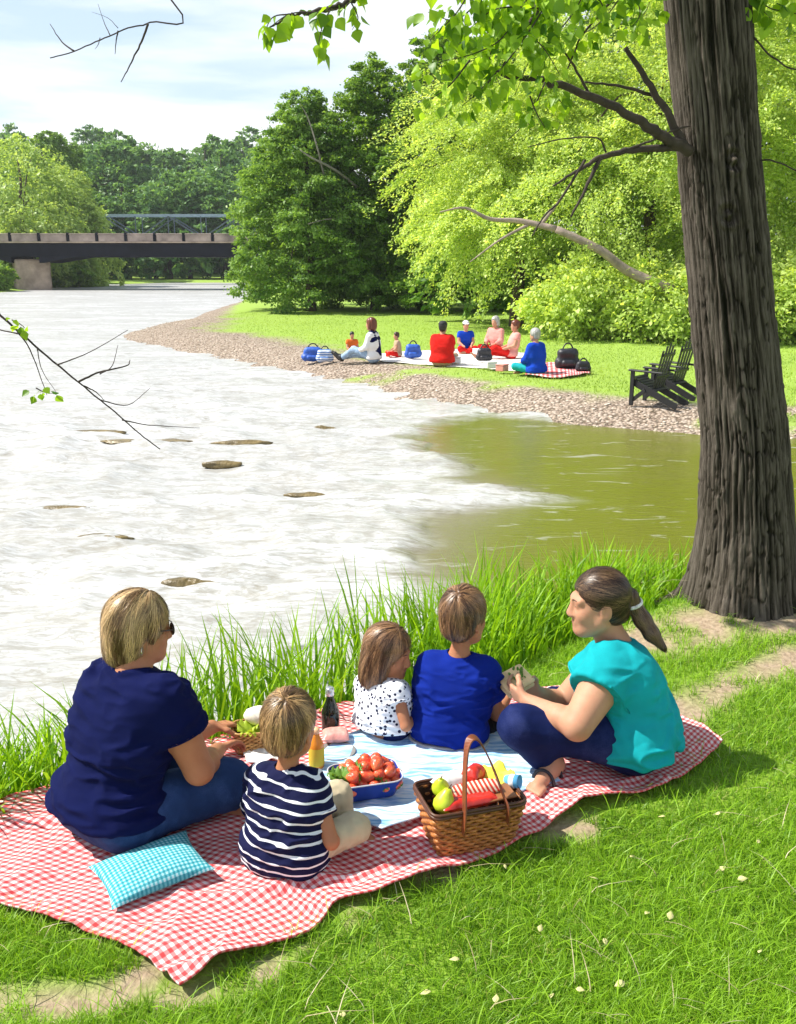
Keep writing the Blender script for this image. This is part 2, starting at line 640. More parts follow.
# rocks breaking the rapids
M_rock = plain('wet_river_rock', (.17, .125, .05), .35, .5, 9, .6, 30, .02)
rocks = [(148, 443, .75, 'long low wet rock under the bare twig tip in the rapids'), (92, 435, .55, 'leftmost brown rock in the line breaking the rapids'),
         (243, 446, .45, 'mossy ochre rock at the right end of the line in the rapids'), (306, 498, .30, 'dark pointed rock alone in mid river'),
         (104, 543, .34, 'brown flat rock in the white water at left'), (188, 590, .30, "dark flat rock in the water beside the sunglasses woman's head"),
         (65, 512, .3, 'pale brown submerged rock at the left edge of the rapids'), (222, 467, .33, 'small brown rock just below the mossy ochre one'), (322, 432, .3, 'small tan rock near the gravel bar in the rapids')]
for k, (a, b, r, lab) in enumerate(rocks):
    p = G(a, b, WATER_Z)
    e = MB().blob((0, 0, 0), (r * .72, r * .2, .034 + .012 * (k % 3)), 22, 12, k + 3, .5)
    o = e.build('river_rock', M_rock, None, True)
    o.location = (p[0], p[1], WATER_Z + .022)
    tag(o, lab, 'rock', 'rocks in the rapids')

# stones of the gravel bar: too many to count
P_, F_ = [], []
n = 0
icos = [(0, 0, 1), (1, 0, 0), (0, 1, 0), (-1, 0, 0), (0, -1, 0), (0, 0, -1)]
icf = np.array([(0, 1, 2), (0, 2, 3), (0, 3, 4), (0, 4, 1), (5, 2, 1), (5, 3, 2), (5, 4, 3), (5, 1, 4)])
N = 34000
xs, ys = rng.uniform(-10, 7, N), 11.3 + 27 * rng.random(N) ** 1.7
sd = land_sd(xs, ys)
gwp = np.interp(ys, [10, 14, 17, 21, 27, 34, 40], [1.25, 1.45, 1.8, 2.2, 3.0, 3.4, 2.0])
ok = (sd > -.15) & (sd < gwp * rng.uniform(.4, 1.05, N)) & (near_side(xs, ys) < .5)
xs, ys = xs[ok], ys[ok]
zs = ground_z(xs, ys)
r = .008 + .022 * rng.random(len(xs)) ** 2.5
sh = np.array(icos)[None] * (rng.uniform(.7, 1.3, (len(xs), 6, 1)))
a = rng.uniform(0, 6.28, len(xs))
sx = sh[..., 0] * np.cos(a)[:, None] - sh[..., 1] * np.sin(a)[:, None]
sy = sh[..., 0] * np.sin(a)[:, None] + sh[..., 1] * np.cos(a)[:, None]
V = np.stack([xs[:, None] + sx * r[:, None] * 1.3, ys[:, None] + sy * r[:, None], zs[:, None] + (sh[..., 2] * .6 + .2) * r[:, None]], -1).reshape(-1, 3)
F = (icf[None] + 6 * np.arange(len(xs))[:, None, None]).reshape(-1, 3)
t = NT('gravel_stone')
M_stone = t.done(t.bsdf(t.ramp(t.attr('tint'), [(0, (.30, .23, .165)), (.5, (.50, .41, .31)), (1, (.68, .60, .50))]), .85))
tag(mk('gravel', V, F, M_stone, attrs={'tint': np.repeat(rng.random(len(xs)), 6)}), 'tan and grey pebbles heaped along the far gravel bar', 'gravel', kind='stuff')


# ------------------------------------------------------------------ grass
def blades(name, x, y, z, L, wid, lean, mat, tint, segs=2, label='', cat='grass', bend=1.0, az=None):
    n = len(x)
    az = rng.uniform(0, 2 * math.pi, n) if az is None else az
    d = np.stack([np.cos(az), np.sin(az), np.zeros(n)], 1)
    fa = az + math.pi / 2 + rng.normal(0, .5, n)
    s = np.stack([np.cos(fa), np.sin(fa), np.zeros(n)], 1)
    base = np.stack([x, y, z], 1)
    rows = []
    for k in range(segs + 1):
        q = k / segs
        c = base + d * (lean * L * q ** (1 + bend))[:, None] + np.array([0, 0, 1.0]) * (L * (q - .32 * np.minimum(lean, 1.2) * q ** 2.2))[:, None]
        if k < segs:
            w = (wid * (1 - .55 * q) * .5)[:, None]
            rows += [c - s * w, c + s * w]
        else:
            rows.append(c)
    V = np.stack(rows, 1)
    m = V.shape[1]
    f = []
    for k in range(segs - 1):
        a = 2 * k
        f += [(a, a + 1, a + 3), (a, a + 3, a + 2)]
    a = 2 * (segs - 1)
    f.append((a, a + 1, a + 2))
    F = (np.array(f)[None] + m * np.arange(n)[:, None, None]).reshape(-1, 3)
    o = mk(name, V.reshape(-1, 3), F, mat, attrs={'tint': np.repeat(tint, m)})
    return tag(o, label, cat, kind='stuff')


M_lawn = leaf_mat('lawn_blade', (.09, .22, .008), (.33, .56, .03), .40)
M_reed = leaf_mat('reed_blade', (.10, .25, .006), (.36, .60, .025), .45)
M_dry = leaf_mat('dry_stalk', (.40, .33, .17), (.62, .55, .36), .2, (1, 1, .9))
BLK = np.array([G(*p)[:2] for p in [(-130, 868), (0, 912), (60, 932), (130, 957), (180, 995), (240, 962), (310, 932), (380, 903), (520, 848), (640, 800), (715, 752), (640, 700), (470, 692), (330, 713), (40, 797)]])


def lawn_points(N, y0, y1, pw):
    y = y0 + (y1 - y0) * rng.random(N) ** pw
    x = rng.uniform(-1, 1, N) * (.5 * y + .15)
    sd = land_sd(x, y)
    ok = (sd > .1) & (near_side(x, y) > .5) & ~(inside(x, y, BLK))
    ok &= rng.random(N) > dirt_of(x, y) * 1.15
    ok &= rng.random(N) > .55 * sstep(.1, .5, fbm(v2(x, y) * 2.2, 3, 12))
    return x[ok], y[ok]


x, y = lawn_points(330000, 1.75, 9.0, 1.5)
n = len(x)
pt = fbm(v2(x, y) * 1.6, 3, 15)
L = (.030 + .035 * rng.random(n) ** 1.5) * (1 + .35 * pt) * np.interp(y, [2, 5, 9], [1, 1.1, 1.3])
blades('lawn_grass', x, y, ground_z(x, y) - .004, L, rng.uniform(.0022, .0042, n) * np.interp(y, [2, 9], [1, 2]), rng.uniform(.2, 1.3, n), M_lawn,
       np.clip(.48 + .55 * pt + rng.normal(0, .24, n), 0, 1), 2, 'short bright green lawn around the picnic blanket')
# longer tufts
N = 9000
x, y = lawn_points(N, 1.75, 7.0, 1.3)
n = len(x)
blades('lawn_tufts', x, y, ground_z(x, y) - .004, rng.uniform(.06, .12, n), rng.uniform(.003, .005, n), rng.uniform(.4, 1.5, n), M_lawn, np.clip(rng.normal(.7, .2, n), 0, 1), 3, 'longer grass tufts scattered over the lawn')
N = 420
x, y = lawn_points(N, 1.8, 6.0, 1.3)
n = len(x)
blades('dry_straw', x, y, ground_z(x, y) + .02, rng.uniform(.03, .085, n), rng.uniform(.0025, .004, n), rng.uniform(1.5, 2.6, n), M_dry, rng.random(n), 3, 'dry straw scattered on the lawn')
# yellowed blades among the green
x, y = lawn_points(11000, 1.75, 8.0, 1.5)
n = len(x)
M_yel = leaf_mat('yellowed_blade', (.30, .33, .06), (.52, .50, .16), .3, (1, 1, .8))
blades('yellowed_grass', x, y, ground_z(x, y) - .004, rng.uniform(.025, .06, n), rng.uniform(.002, .0035, n), rng.uniform(.3, 1.6, n), M_yel, rng.random(n), 2, 'yellowed blades among the green lawn')
# reeds along the near bank
N = 85000
x, y = rng.uniform(-2.6, 3.6, N), rng.uniform(1.5, 8.0, N)
sd = land_sd(x, y)
dens = fbm(v2(x, y) * 2.3, 3, 61)
thin_ = sstep(1.3, 1.9, x)
ok = (near_side(x, y) > .5) & (sd > -.22) & (sd < .42 - .2 * thin_ + .08 * dens) & ~inside(x, y, BLK) & (rng.random(N) < (.7 + .9 * dens) * (1 - .72 * thin_))
x, y, dens = x[ok], y[ok], dens[ok]
n = len(x)
h = np.interp(x, [-2, -1.4, -.8, -.2, .6, 1.4, 2, 3], [.24, .28, .50, .54, .38, .23, .16, .15])
sdk = land_sd(x, y)
L = h * (.5 + .7 * rng.random(n)) * (1 + .45 * dens) * np.interp(sdk, [0, .25, .45], [1.05, .8, .4])
blades('tall_grass', x, y, np.maximum(ground_z(x, y), WATER_Z - .05) - .01, L + np.maximum(0, -ground_z(x, y)) * .8, rng.uniform(.009, .021, n), rng.uniform(.1, .6, n), M_reed,
       np.clip(.5 + .3 * dens + rng.normal(0, .25, n), 0, 1), 5, 'tall bright green grass along the near river bank')
# a few dry stalks near the tree
x = rng.uniform(1.05, 1.75, 46)
y = np.interp(x, [.45, 1.55, 2.75], [4.95, 5.75, 6.7]) + rng.uniform(-.25, .1, 46)
blades('dry_stalks', x, y, ground_z(x, y) - .01, rng.uniform(.25, .6, 46), rng.uniform(.004, .007, 46), rng.uniform(.2, 1.2, 46), M_dry, rng.random(46), 5, 'dry bleached stalks standing in the bank grass left of the tree')
# far lawn
N = 90000
y = 12.5 + 28 * rng.random(N) ** 1.3
x = rng.uniform(-.32, .5, N) * y
sd = land_sd(x, y)
gwp = np.interp(y, [10, 14, 17, 21, 27, 34, 40], [1.25, 1.45, 1.8, 2.2, 3.0, 3.4, 2.0])
pn = fbm(v2(x, y) * 1.1, 4, 31)
ok = (sd / gwp + .35 * pn > rng.uniform(.8, 1.4, N)) & (near_side(x, y) < .5) | ((sd > .3) & (sd < 1.3) & (fbm(v2(x, y) * np.array([.8, 1.6, 1]), 3, 44) > .22) & (y < 18))
x, y = x[ok], y[ok]
n = len(x)
M_meadow = leaf_mat('meadow_blade', (.18, .31, .045), (.44, .57, .12), .35)
blades('meadow_grass', x, y, ground_z(x, y) - .005, rng.uniform(.03, .07, n), rng.uniform(.010, .02, n), rng.uniform(.3, 1.3, n), M_meadow, np.clip(.55 + .5 * fbm(v2(x, y) * .5, 3, 8) + rng.normal(0, .15, n), 0, 1), 2, 'mown sunlit meadow grass across the river')
# ------------------------------------------------------------------ trees
M_bark = plain('grey_brown_bark', (.07, .05, .035), .9, .5, 6, .8, 25, .02)
M_leaf_dark = leaf_mat('dark_leaf', (.07, .17, .03), (.33, .52, .11), .42)
M_leaf_mid = leaf_mat('mid_leaf', (.07, .17, .02), (.28, .45, .07), .42)
M_leaf_lime = leaf_mat('lime_leaf', (.27, .42, .06), (.72, .84, .30), .5)
M_leaf_willow = leaf_mat('willow_leaf', (.24, .38, .08), (.52, .66, .22), .45)
M_leaf_far = leaf_mat('far_leaf', (.06, .16, .06), (.24, .42, .13), .38)


def leaf_quads(C, D, Nn, L, Wd):
    """diamond leaves: centre C, long direction D, normal Nn"""
    D = D / (np.linalg.norm(D, axis=1, keepdims=True) + 1e-9)
    S = np.cross(D, Nn)
    S /= np.linalg.norm(S, axis=1, keepdims=True) + 1e-9
    U = np.cross(S, D)
    L, Wd = L[:, None], Wd[:, None]
    V = np.stack([C - D * L * .5, C + S * Wd * .5 + U * Wd * .12, C + D * L * .5 - U * Wd * .1, C - S * Wd * .5 + U * Wd * .12], 1)
    F = np.arange(len(C) * 4).reshape(-1, 4)
    return V.reshape(-1, 3), F


def crown_mesh(name, blobs, n_spray, per, leaf, mat, parent, seed, droop=.35, spread=.13, slen=.32, up=.55, shell=.45):
    """blobs: (centre, radii). Boughs start inside a blob and reach outwards and droop; leaves sit along them."""
    g = np.random.default_rng(seed)
    w = np.array([b[1][0] * b[1][1] + b[1][0] * b[1][2] for b in blobs])
    bi = g.choice(len(blobs), n_spray, p=w / w.sum())
    Cn = np.array([b[0] for b in blobs], float)[bi]
    Rd = np.array([b[1] for b in blobs], float)[bi]
    d = g.normal(size=(n_spray, 3))
    d[:, 2] = d[:, 2] * .8 + .15
    d /= np.linalg.norm(d, axis=1, keepdims=True)
    rad = (shell + (1 - shell) * g.random(n_spray) ** .6)[:, None] * .9
    p0 = Cn + d * Rd * rad
    sl = slen * Rd.mean(1) * g.uniform(.6, 1.3, n_spray)
    out = d * np.array([1, 1, .45])
    out /= np.linalg.norm(out, axis=1, keepdims=True) + 1e-6
    s = g.random((n_spray, per)) ** .8
    drop = np.zeros((n_spray, per, 3))
    drop[..., 2] = -droop * s ** 2 * sl[:, None]
    sp = spread * Rd.mean(1)
    jit = g.normal(size=(n_spray, per, 3)) * (sp[:, None] * (1 - .55 * s))[..., None] * np.array([1, 1, .45])
    C = (p0[:, None] + out[:, None] * (s * sl[:, None])[..., None] + drop + jit).reshape(-1, 3)
    n = len(C)
    D = np.repeat(out, per, 0) + g.normal(0, .6, (n, 3)) + np.array([0, 0, -droop * .8])
    Nn = np.array([0, 0, up]) + .35 * np.repeat(d, per, 0) + g.normal(0, .45, (n, 3))
    L = leaf * g.uniform(.6, 1.35, n)
    V, F = leaf_quads(C, D, Nn, L, L * g.uniform(.45, .7, n))
    ti = np.clip(np.repeat(g.normal(.5, .18, n_spray), per) + g.normal(0, .16, n), 0, 1)
    return mk(name, V, F, mat, parent, False, {'tint': np.repeat(ti, 4)})


def trunk_mesh(name, h, r, blobs, mat, parent, seed, lean=(0, 0), limbs=7):
    g = np.random.default_rng(seed + 900)
    m = MB()
    top = np.array([lean[0], lean[1], h])
    P = np.array([np.array([lean[0] * q ** 1.3, lean[1] * q ** 1.3, h * q]) + g.normal(0, r * .35, 3) * np.array([1, 1, 0]) * (0 < q < 1) for q in np.linspace(0, 1, 7)])
    P[0, 2] = -.25
    R = r * np.array([1.45, 1.0, .88, .75, .6, .42, .2])
    m.tube(smooth_path(P, 3), np.interp(np.linspace(0, 1, 19), np.linspace(0, 1, 7), R), 10)
    for k in range(limbs):
        b = blobs[k % len(blobs)]
        q = g.uniform(.3, .85)
        a = np.array([lean[0] * q ** 1.3, lean[1] * q ** 1.3, h * q])
        e = np.array(b[0]) + g.normal(0, .35, 3) * np.array(b[1])
        mid = (a + e) / 2 + np.array([0, 0, .12 * h]) * g.uniform(0, 1)
        rr = r * (1 - q) * .6 + r * .1
        m.tube(smooth_path([a, mid, e], 5), np.linspace(rr, rr * .2, 11), 6)
    return m.build(name, mat, parent, True)


def tree(name, loc, label, group, blobs, trunk, crown, mats, seed, cat='tree', rz=0.0):
    """blobs in metres about the tree's foot"""
    o = empty(name, (loc[0], loc[1], float(ground_z(np.array(loc[0]), np.array(loc[1])))), label, cat, group, rz)
    trunk_mesh('trunk', trunk[0], trunk[1], blobs, mats[0], o, seed, trunk[2] if len(trunk) > 2 else (0, 0))
    crown_mesh('crown', blobs, *crown[:3], mats[1], o, seed, **(crown[3] if len(crown) > 3 else {}))
    return o


def rand_blobs(seed, h, wid, n=9, low=.3, cone=0.0):
    g = np.random.default_rng(seed)
    B = [((0, 0, h * .62), (wid * .33, wid * .33, h * .26))]
    for k in range(n):
        a = 2.4 * k + g.uniform(0, .6)
        q = g.uniform(0, 1)
        z = h * (low + (.92 - low) * q)
        prof = (1 - q) if cone else math.sin(math.pi * min(max(.15 + .8 * q, 0), 1)) ** .7
        rr = wid * .5 * (prof * .62 + .06)
        s = wid * g.uniform(.17, .26) * (1 - .35 * q)
        B.append(((rr * math.cos(a), rr * math.sin(a), z), (s, s, s * g.uniform(.75, 1.0))))
    return B


# --- far wood on the slope behind the bridges
GR = 'trees of the distant wood behind the bridges'
g = np.random.default_rng(3)
protos = []
for k in range(4):
    bl = rand_blobs(50 + k, 17, 11, 13, .05)
    protos.append((bl,))
first = {}
spots = []
for row, (yy, n_, hh) in enumerate([(141, 15, .85), (158, 16, 1.08), (184, 17, 1.2), (215, 14, 1.25)]):
    for k in range(n_):
        x_ = -.47 * yy + (k + .5 + g.uniform(-.3, .3)) * (.38 * yy) / n_
        spots.append((x_, yy + g.uniform(-5, 5), hh * g.uniform(.88, 1.12)))
for k, (x_, y_, s_) in enumerate(spots):
    q = k % 4
    lab = 'blue green round crowned tree standing in the distant wood behind the bridges'
    if q not in first:
        o = tree('forest_tree', (x_, y_), lab, GR, protos[q][0], (15, .3), (330, 24, .62, dict(slen=.45, spread=.2, droop=.2)), (M_bark, M_leaf_far), 60 + q)
        first[q] = o
    else:
        o = copy_tree(first[q])
        o.location = (x_, y_, float(ground_z(np.array(x_), np.array(y_))))
    o.rotation_euler = (0, 0, g.uniform(0, 6.28))
    o.scale = (s_ * g.uniform(.9, 1.15),) * 2 + (s_,)

# --- left bank willows
def at_px(px, py, z=0.0):
    return G(px, py, z)[:2]


WIL = [(-37.0, 98, 15.0, 14, 'large pale willowy tree on the left bank behind the concrete pier', M_leaf_willow),
       (-33.0, 102, 10, 8, 'pale bushy tree hanging over the water right of the concrete pier', M_leaf_willow),
       (-49, 96, 13, 11, 'yellow green tree cut by the left edge behind the road bridge', M_leaf_willow),
       (-52, 118, 20, 12, 'taller darker tree rising behind the pale willows at far left', M_leaf_mid),
       (-44, 125, 19, 12, 'dark green tree peeping over the top of the pale willows', M_leaf_mid)]
for k, (x_, y_, h_, w_, lab, mt) in enumerate(WIL):
    tree('willow_tree' if mt is M_leaf_willow else 'bank_tree', (x_, y_), lab, None, rand_blobs(80 + k, h_, w_, 12, .12), (h_ * .8, .3), (520, 64, .36, dict(slen=.62, spread=.16, droop=.75, up=.75)), (M_bark, mt), 85 + k)
for k, (x_, y_, s_, lab) in enumerate([(-34.5, 82, 2.0, 'low green shrub at the left edge beneath the road bridge'), (-32.2, 97, 1.8, 'round shrub on the waterline right of the concrete pier')]):
    tree('bank_shrub', (x_, y_), lab, None, [((0, 0, 1.2), (s_, s_, 1.5)), ((1, .5, .9), (1.2, 1.2, 1)), ((-1, 0, 1), (1.3, 1.3, 1.1))], (1.5, .08), (200, 30, .3), (M_bark, M_leaf_mid), 95 + k, 'shrub')

# --- dark trees on the far meadow
DK = [(-3.7, 41.5, 9.0, 6.8, 1, 'broad dark conical tree leaning over the water at the end of the meadow', M_leaf_dark),
      (-1.0, 42.6, 10.3, 6.4, 0, 'tall dark tree right of the conical one with bare grey branches', M_leaf_mid),
      (1.7, 41.0, 11.2, 6.2, 0, 'round topped mid green tree beside the lime trees', M_leaf_mid),
      (4.4, 46.0, 13.5, 7.0, 0, 'tallest dark tree rising behind the lime trees', M_leaf_dark),
      (8.5, 46, 15.5, 8, 0, 'dark tree hidden behind the middle of the lime trees', M_leaf_mid),
      (13.5, 44, 16, 9, 0, 'dark tree behind the lime trees near the thick trunk', M_leaf_mid),
      (20, 42, 16, 9, 0, 'dark tree behind the lime trees at the right edge', M_leaf_mid)]
def dome_blobs(seed, h, r, n=30, tip=1.0):
    g_ = np.random.default_rng(seed)
    B = [((0, 0, h * .45), (r * .5, r * .5, h * .36))]
    for k_ in range(n):
        q = (k_ + g_.uniform(0, 1)) / n
        R_ = r * (1 - q ** (1.7 * tip)) ** .62
        s_ = r * g_.uniform(.24, .36) * (1 - .3 * q)
        a_ = 2.4 * k_ + g_.uniform(-.3, .3)
        o_ = max(R_ - s_ * .8, 0) * g_.uniform(.85, 1.08)
        B.append(((o_ * math.cos(a_), o_ * math.sin(a_), .4 + (h - s_ - .4) * q + .1), (s_, s_, s_ * .9)))
    return B


for k, (x_, y_, h_, w_, cone, lab, mt) in enumerate(DK):
    tree('meadow_tree', (x_, y_), lab, None, dome_blobs(120 + k, h_, w_ * .5, 40, 1.5 if k == 0 else 2.1) if k < 3 else rand_blobs(120 + k, h_, w_, 15, .2, cone), (h_ * .85, .17), (1150 if k < 3 else 900, 100, .14, dict(slen=.5 if k < 3 else .78, spread=.24 if k < 3 else .15, droop=.3, shell=.5, up=.6)), (M_bark, mt), 130 + k)
# --- lime trees: big drooping boughs
LM = [(3.8, 31.0, 9.2, 6.6, 'lime green tree with low drooping boughs nearest the red shirted man', 14, .27),
      (7.2, 29.0, 11.5, 8.5, 'large lime green tree with a dead grey limb in its crown', 18, .27),
      (12.0, 27.5, 12.5, 9.0, 'lime green tree right behind the black rocking chairs', 18, .16),
      (17.5, 27.0, 12, 9, 'lime green tree at the right edge beyond the thick trunk', 14, .16)]
for k, (x_, y_, h_, w_, lab, nb_, lo_) in enumerate(LM):
    o = tree('lime_tree', (x_, y_), lab, None, rand_blobs(160 + k, h_, w_, nb_, lo_), (h_ * .8, .2, (.4, 0)), (820, 200, .092, dict(slen=1.15, spread=.12, droop=.55, shell=.45, up=.9)), (M_bark, M_leaf_lime), 170 + k)
    if k == 1:
        m = MB()
        q = np.array(o.location)
        m.tube(smooth_path([W(672, 290, 24.0) - q, W(628, 271, 24.1) - q, W(600, 250, 24.1) - q, W(556, 229, 24.2) - q], 5), np.linspace(.14, .09, 16), 8)
        m.tube(smooth_path([W(556, 229, 24.2) - q, W(520, 221, 24.4) - q, W(490, 219, 24.3) - q, W(465, 208, 24.2) - q, W(440, 212, 24.1) - q], 5), np.linspace(.085, .015, 21), 6)
        m.tube(smooth_path([W(540, 226, 24.5) - q, W(560, 200, 24.3) - q, W(572, 182, 24.2) - q], 5), np.linspace(.05, .012, 11), 5)
        m.tube(smooth_path([W(530, 224, 24.4) - q, W(500, 240, 24.0) - q, W(470, 262, 23.8) - q], 5), np.linspace(.045, .012, 11), 5)
        m.build('dead_limb', plain('bleached_wood', (.27, .21, .17), .8, .4, 4, .6, 20, .02), o, True)
M_grey = plain('grey_twig_wood', (.26, .23, .20), .85, .3, 8)
o = [x for x in bpy.data.objects if x.get('label', '').startswith('tall dark tree right of')][0]
q = np.array(o.location)
m = MB()
m.tube(smooth_path([W(358, 188, 40.6) - q, W(335, 170, 39.8) - q, W(312, 158, 39.2) - q, W(300, 150, 39.0) - q], 5), np.linspace(.07, .02, 16), 6)
m.build('bare_branch', M_grey, o, True)
m = MB()
m.tube(smooth_path([W(352, 222, 40.0) - q, W(330, 219, 39.4) - q, W(308, 224, 39.0) - q], 5), np.linspace(.05, .015, 11), 6)
m.build('bare_branch', M_grey, o, True)
m = MB()
m.tube(smooth_path([W(325, 180, 40.0) - q, W(318, 150, 39.4) - q, W(308, 118, 39.2) - q, W(300, 104, 39.0) - q], 5), np.linspace(.05, .01, 16), 6)
m.build('bare_branch', M_grey, o, True)
# understory along the wood's edge
US = [(5.5, 25.9, 1.5, M_leaf_lime, 'bright bush left of the rocking chairs at the wood edge'),
      (7.2, 25.4, 1.6, M_leaf_lime, 'lime green bush directly behind the rocking chairs'), (9.2, 25.0, 1.7, M_leaf_lime, 'lime green bush just left of the thick trunk'), (11.6, 24.6, 1.8, M_leaf_lime, 'lime green bush at the right edge beyond the trunk')]
for k, (x_, y_, s_, mt, lab) in enumerate(US):
    gg = np.random.default_rng(300 + k)
    bl = [((gg.uniform(-1, 1) * s_, gg.uniform(-.4, .4) * s_, s_ * gg.uniform(.3, .8)), (s_ * gg.uniform(.6, .9),) * 2 + (s_ * gg.uniform(.4, .6),)) for _ in range(6)]
    tree('wood_edge_shrub', (x_, y_), lab, None, bl, (s_, .05), (500, 40, .13, dict(slen=.7, spread=.2, droop=.5)), (M_bark, mt), 310 + k, 'shrub')
# dark leafy depth of the wood behind (uncountable undergrowth)
gg = np.random.default_rng(77)
bl2 = [((x_ + gg.uniform(-1, 1), 134 + gg.uniform(-4, 3), gg.uniform(1, 5.5)), (3.4, 2.2, 2.6)) for x_ in np.arange(-58, 2, 1.5)]  # leaf masses added so the band under the bridges reads as shade
o = crown_mesh('undergrowth', bl2, 900, 26, .75, M_leaf_far, None, 79)
tag(o, 'undergrowth added to deepen the shade along the far river bank beneath the distant wood', 'undergrowth', kind='stuff')
bl = [((x_ + gg.uniform(-1, 1), 46 + gg.uniform(-1.5, 3), gg.uniform(.5, 3.0)), (2.2, 1.5, 1.6)) for x_ in np.arange(-2.5, 26, 1.3)]
bl += [((x_ + gg.uniform(-1, 1), 34 + gg.uniform(-1, 1), gg.uniform(.4, 2.2)), (1.8, 1.2, 1.3)) for x_ in np.arange(1.5, 22, 1.3)]
o = crown_mesh('undergrowth', bl, 1900, 30, .26, M_leaf_dark, None, 78)
tag(o, 'dark undergrowth filling the shade of the wood across the meadow', 'undergrowth', kind='stuff')
# ------------------------------------------------------------------ bridges
M_conc = plain('weathered_concrete', (.42, .32, .25), .9, .35, 1.2, .5, 8, .03)
M_girder = plain('dark_painted_steel', (.008, .009, .016), .75, .4, 1.0, .2, 10, .01, Specular__IOR__Level=.15)
M_panel = plain('stained_parapet_concrete', (.34, .26, .23), .9, .45, .9, .4, 6, .02)
YB = 86.0


def zpx(py, y):
    return float(W(398, py, y)[2])


def xpx(px, y):
    return float(W(px, 250, y)[0])


br = empty('road_bridge', (xpx(31, YB), YB, WATER_Z), 'dark girder road bridge with stained parapet crossing the river', 'bridge')
q = np.array(br.location)
x0, x1 = xpx(-190, YB), xpx(300, YB)
zt, zb, zp = zpx(243, YB), zpx(257, YB), zpx(233.5, YB)
m = MB().box(((x0 + x1) / 2 - q[0], 3.0, (zt + zb) / 2 - q[2]), (x1 - x0, 6.0, zt - zb), None, .05)
# haunches over the pier
for s in (-1, 1):
    xa = xpx(31 + s * 14, YB) - q[0] - .6
    xb = xpx(31 + s * 44, YB) - q[0]
    V = [(xa, 0.05, zb - q[2] + .02), (xb, 0.05, zb - q[2] + .02), (xa, .05, zpx(263, YB) - q[2]), (xa, 5.9, zb - q[2] + .02), (xb, 5.9, zb - q[2] + .02), (xa, 5.9, zpx(263, YB) - q[2])]
    m.add(V, [(0, 1, 2), (5, 4, 3), (0, 3, 4, 1), (1, 4, 5, 2), (2, 5, 3, 0)])
m.build('girder', M_girder, br)
m = MB().box(((x0 + x1) / 2 - q[0], 3.0, zt - q[2] + .06), (x1 - x0, 6.5, .12), None, .02)
m.build('deck_slab', M_conc, br)
npan = 17
wp = (x1 - x0) / npan
for side, yy in ((0, -.12), (1, 6.1)):
    for k in range(npan):
        xm = x0 + wp * (k + .5) - q[0]
        MB().box((xm, yy, (zt + .13 + zp - .12) / 2 - q[2]), (wp - .28, .14, zp - .12 - zt - .13), None, .02).build('parapet_panel', M_panel, br)
        MB().box((x0 + wp * k - q[0], yy - .02, (zt + .12 + zp + .08) / 2 - q[2]), (.22, .24, zp + .06 - zt - .12), None, .02).build('parapet_post', M_girder, br)
    MB().box(((x0 + x1) / 2 - q[0], yy, zp - q[2] - .055), (x1 - x0, .2, .11), None, .02).build('handrail', M_panel, br)
xl, xr = xpx(13, YB), xpx(50, YB)
MB().box(((xl + xr) / 2 - q[0] - 1.25, 2.9, (zpx(259, YB) + WATER_Z - .9) / 2 - q[2]), ((xr - xl) * .92, 4.6, zpx(259, YB) - WATER_Z + .9), Matrix.Rotation(math.radians(24), 3, 'Z'), .12).build('pier', M_conc, br)

Y2 = 112.0
tb = empty('truss_bridge', (xpx(165, Y2), Y2, WATER_Z), 'slim steel truss bridge in the distance above the road bridge', 'bridge')
q = np.array(tb.location)
xa, xb = xpx(40, Y2) - q[0], xpx(300, Y2) - q[0]
z1, z0 = zpx(215, Y2) - q[2], zpx(240, Y2) - q[2]
M_truss = plain('pale_truss_steel', (.30, .38, .46), .5, .2, 2, 0)
M_truss_d = plain('dark_truss_steel', (.10, .13, .16), .6, .3, 2, 0)  # darker tone for the bottom chord, bracing and deck
n_ = 8
for yy in (0, 3.0):
    MB().box(((xa + xb) / 2, yy, z1), (xb - xa, .16, .2)).build('top_chord', M_truss, tb)
    MB().box(((xa + xb) / 2, yy, z0), (xb - xa, .22, .35)).build('bottom_chord', M_truss_d, tb)
    for k in range(n_):
        u0, u1 = xa + (xb - xa) * k / n_, xa + (xb - xa) * (k + 1) / n_
        z_a, z_b = (z1 - .15, z0 + .18) if k % 2 == 0 else (z0 + .18, z1 - .15)
        MB().bar((u0, yy + .12, z_a), (u1, yy + .12, z_b), .12, .12).build('diagonal', M_truss_d, tb)
        MB().box((u0, yy - .12, (z0 + z1) / 2), (.1, .1, z1 - z0 - .3)).build('vertical', M_truss_d, tb)
MB().box(((xa + xb) / 2, 1.5, z0 + .1), (xb - xa, 2.7, .15)).build('deck', M_truss_d, tb)
for u in (xa + 1, xb - 1):
    MB().box((u, 1.5, z0 / 2 - 1), (1.2, 3.4, z0 + 1.5), None, .05).build('abutment', M_conc, tb)
# ------------------------------------------------------------------ smooth bodies
A = lambda *p: np.array(p, float)


def unit(v):
    v = np.asarray(v, float)
    return v / (np.linalg.norm(v) + 1e-9)


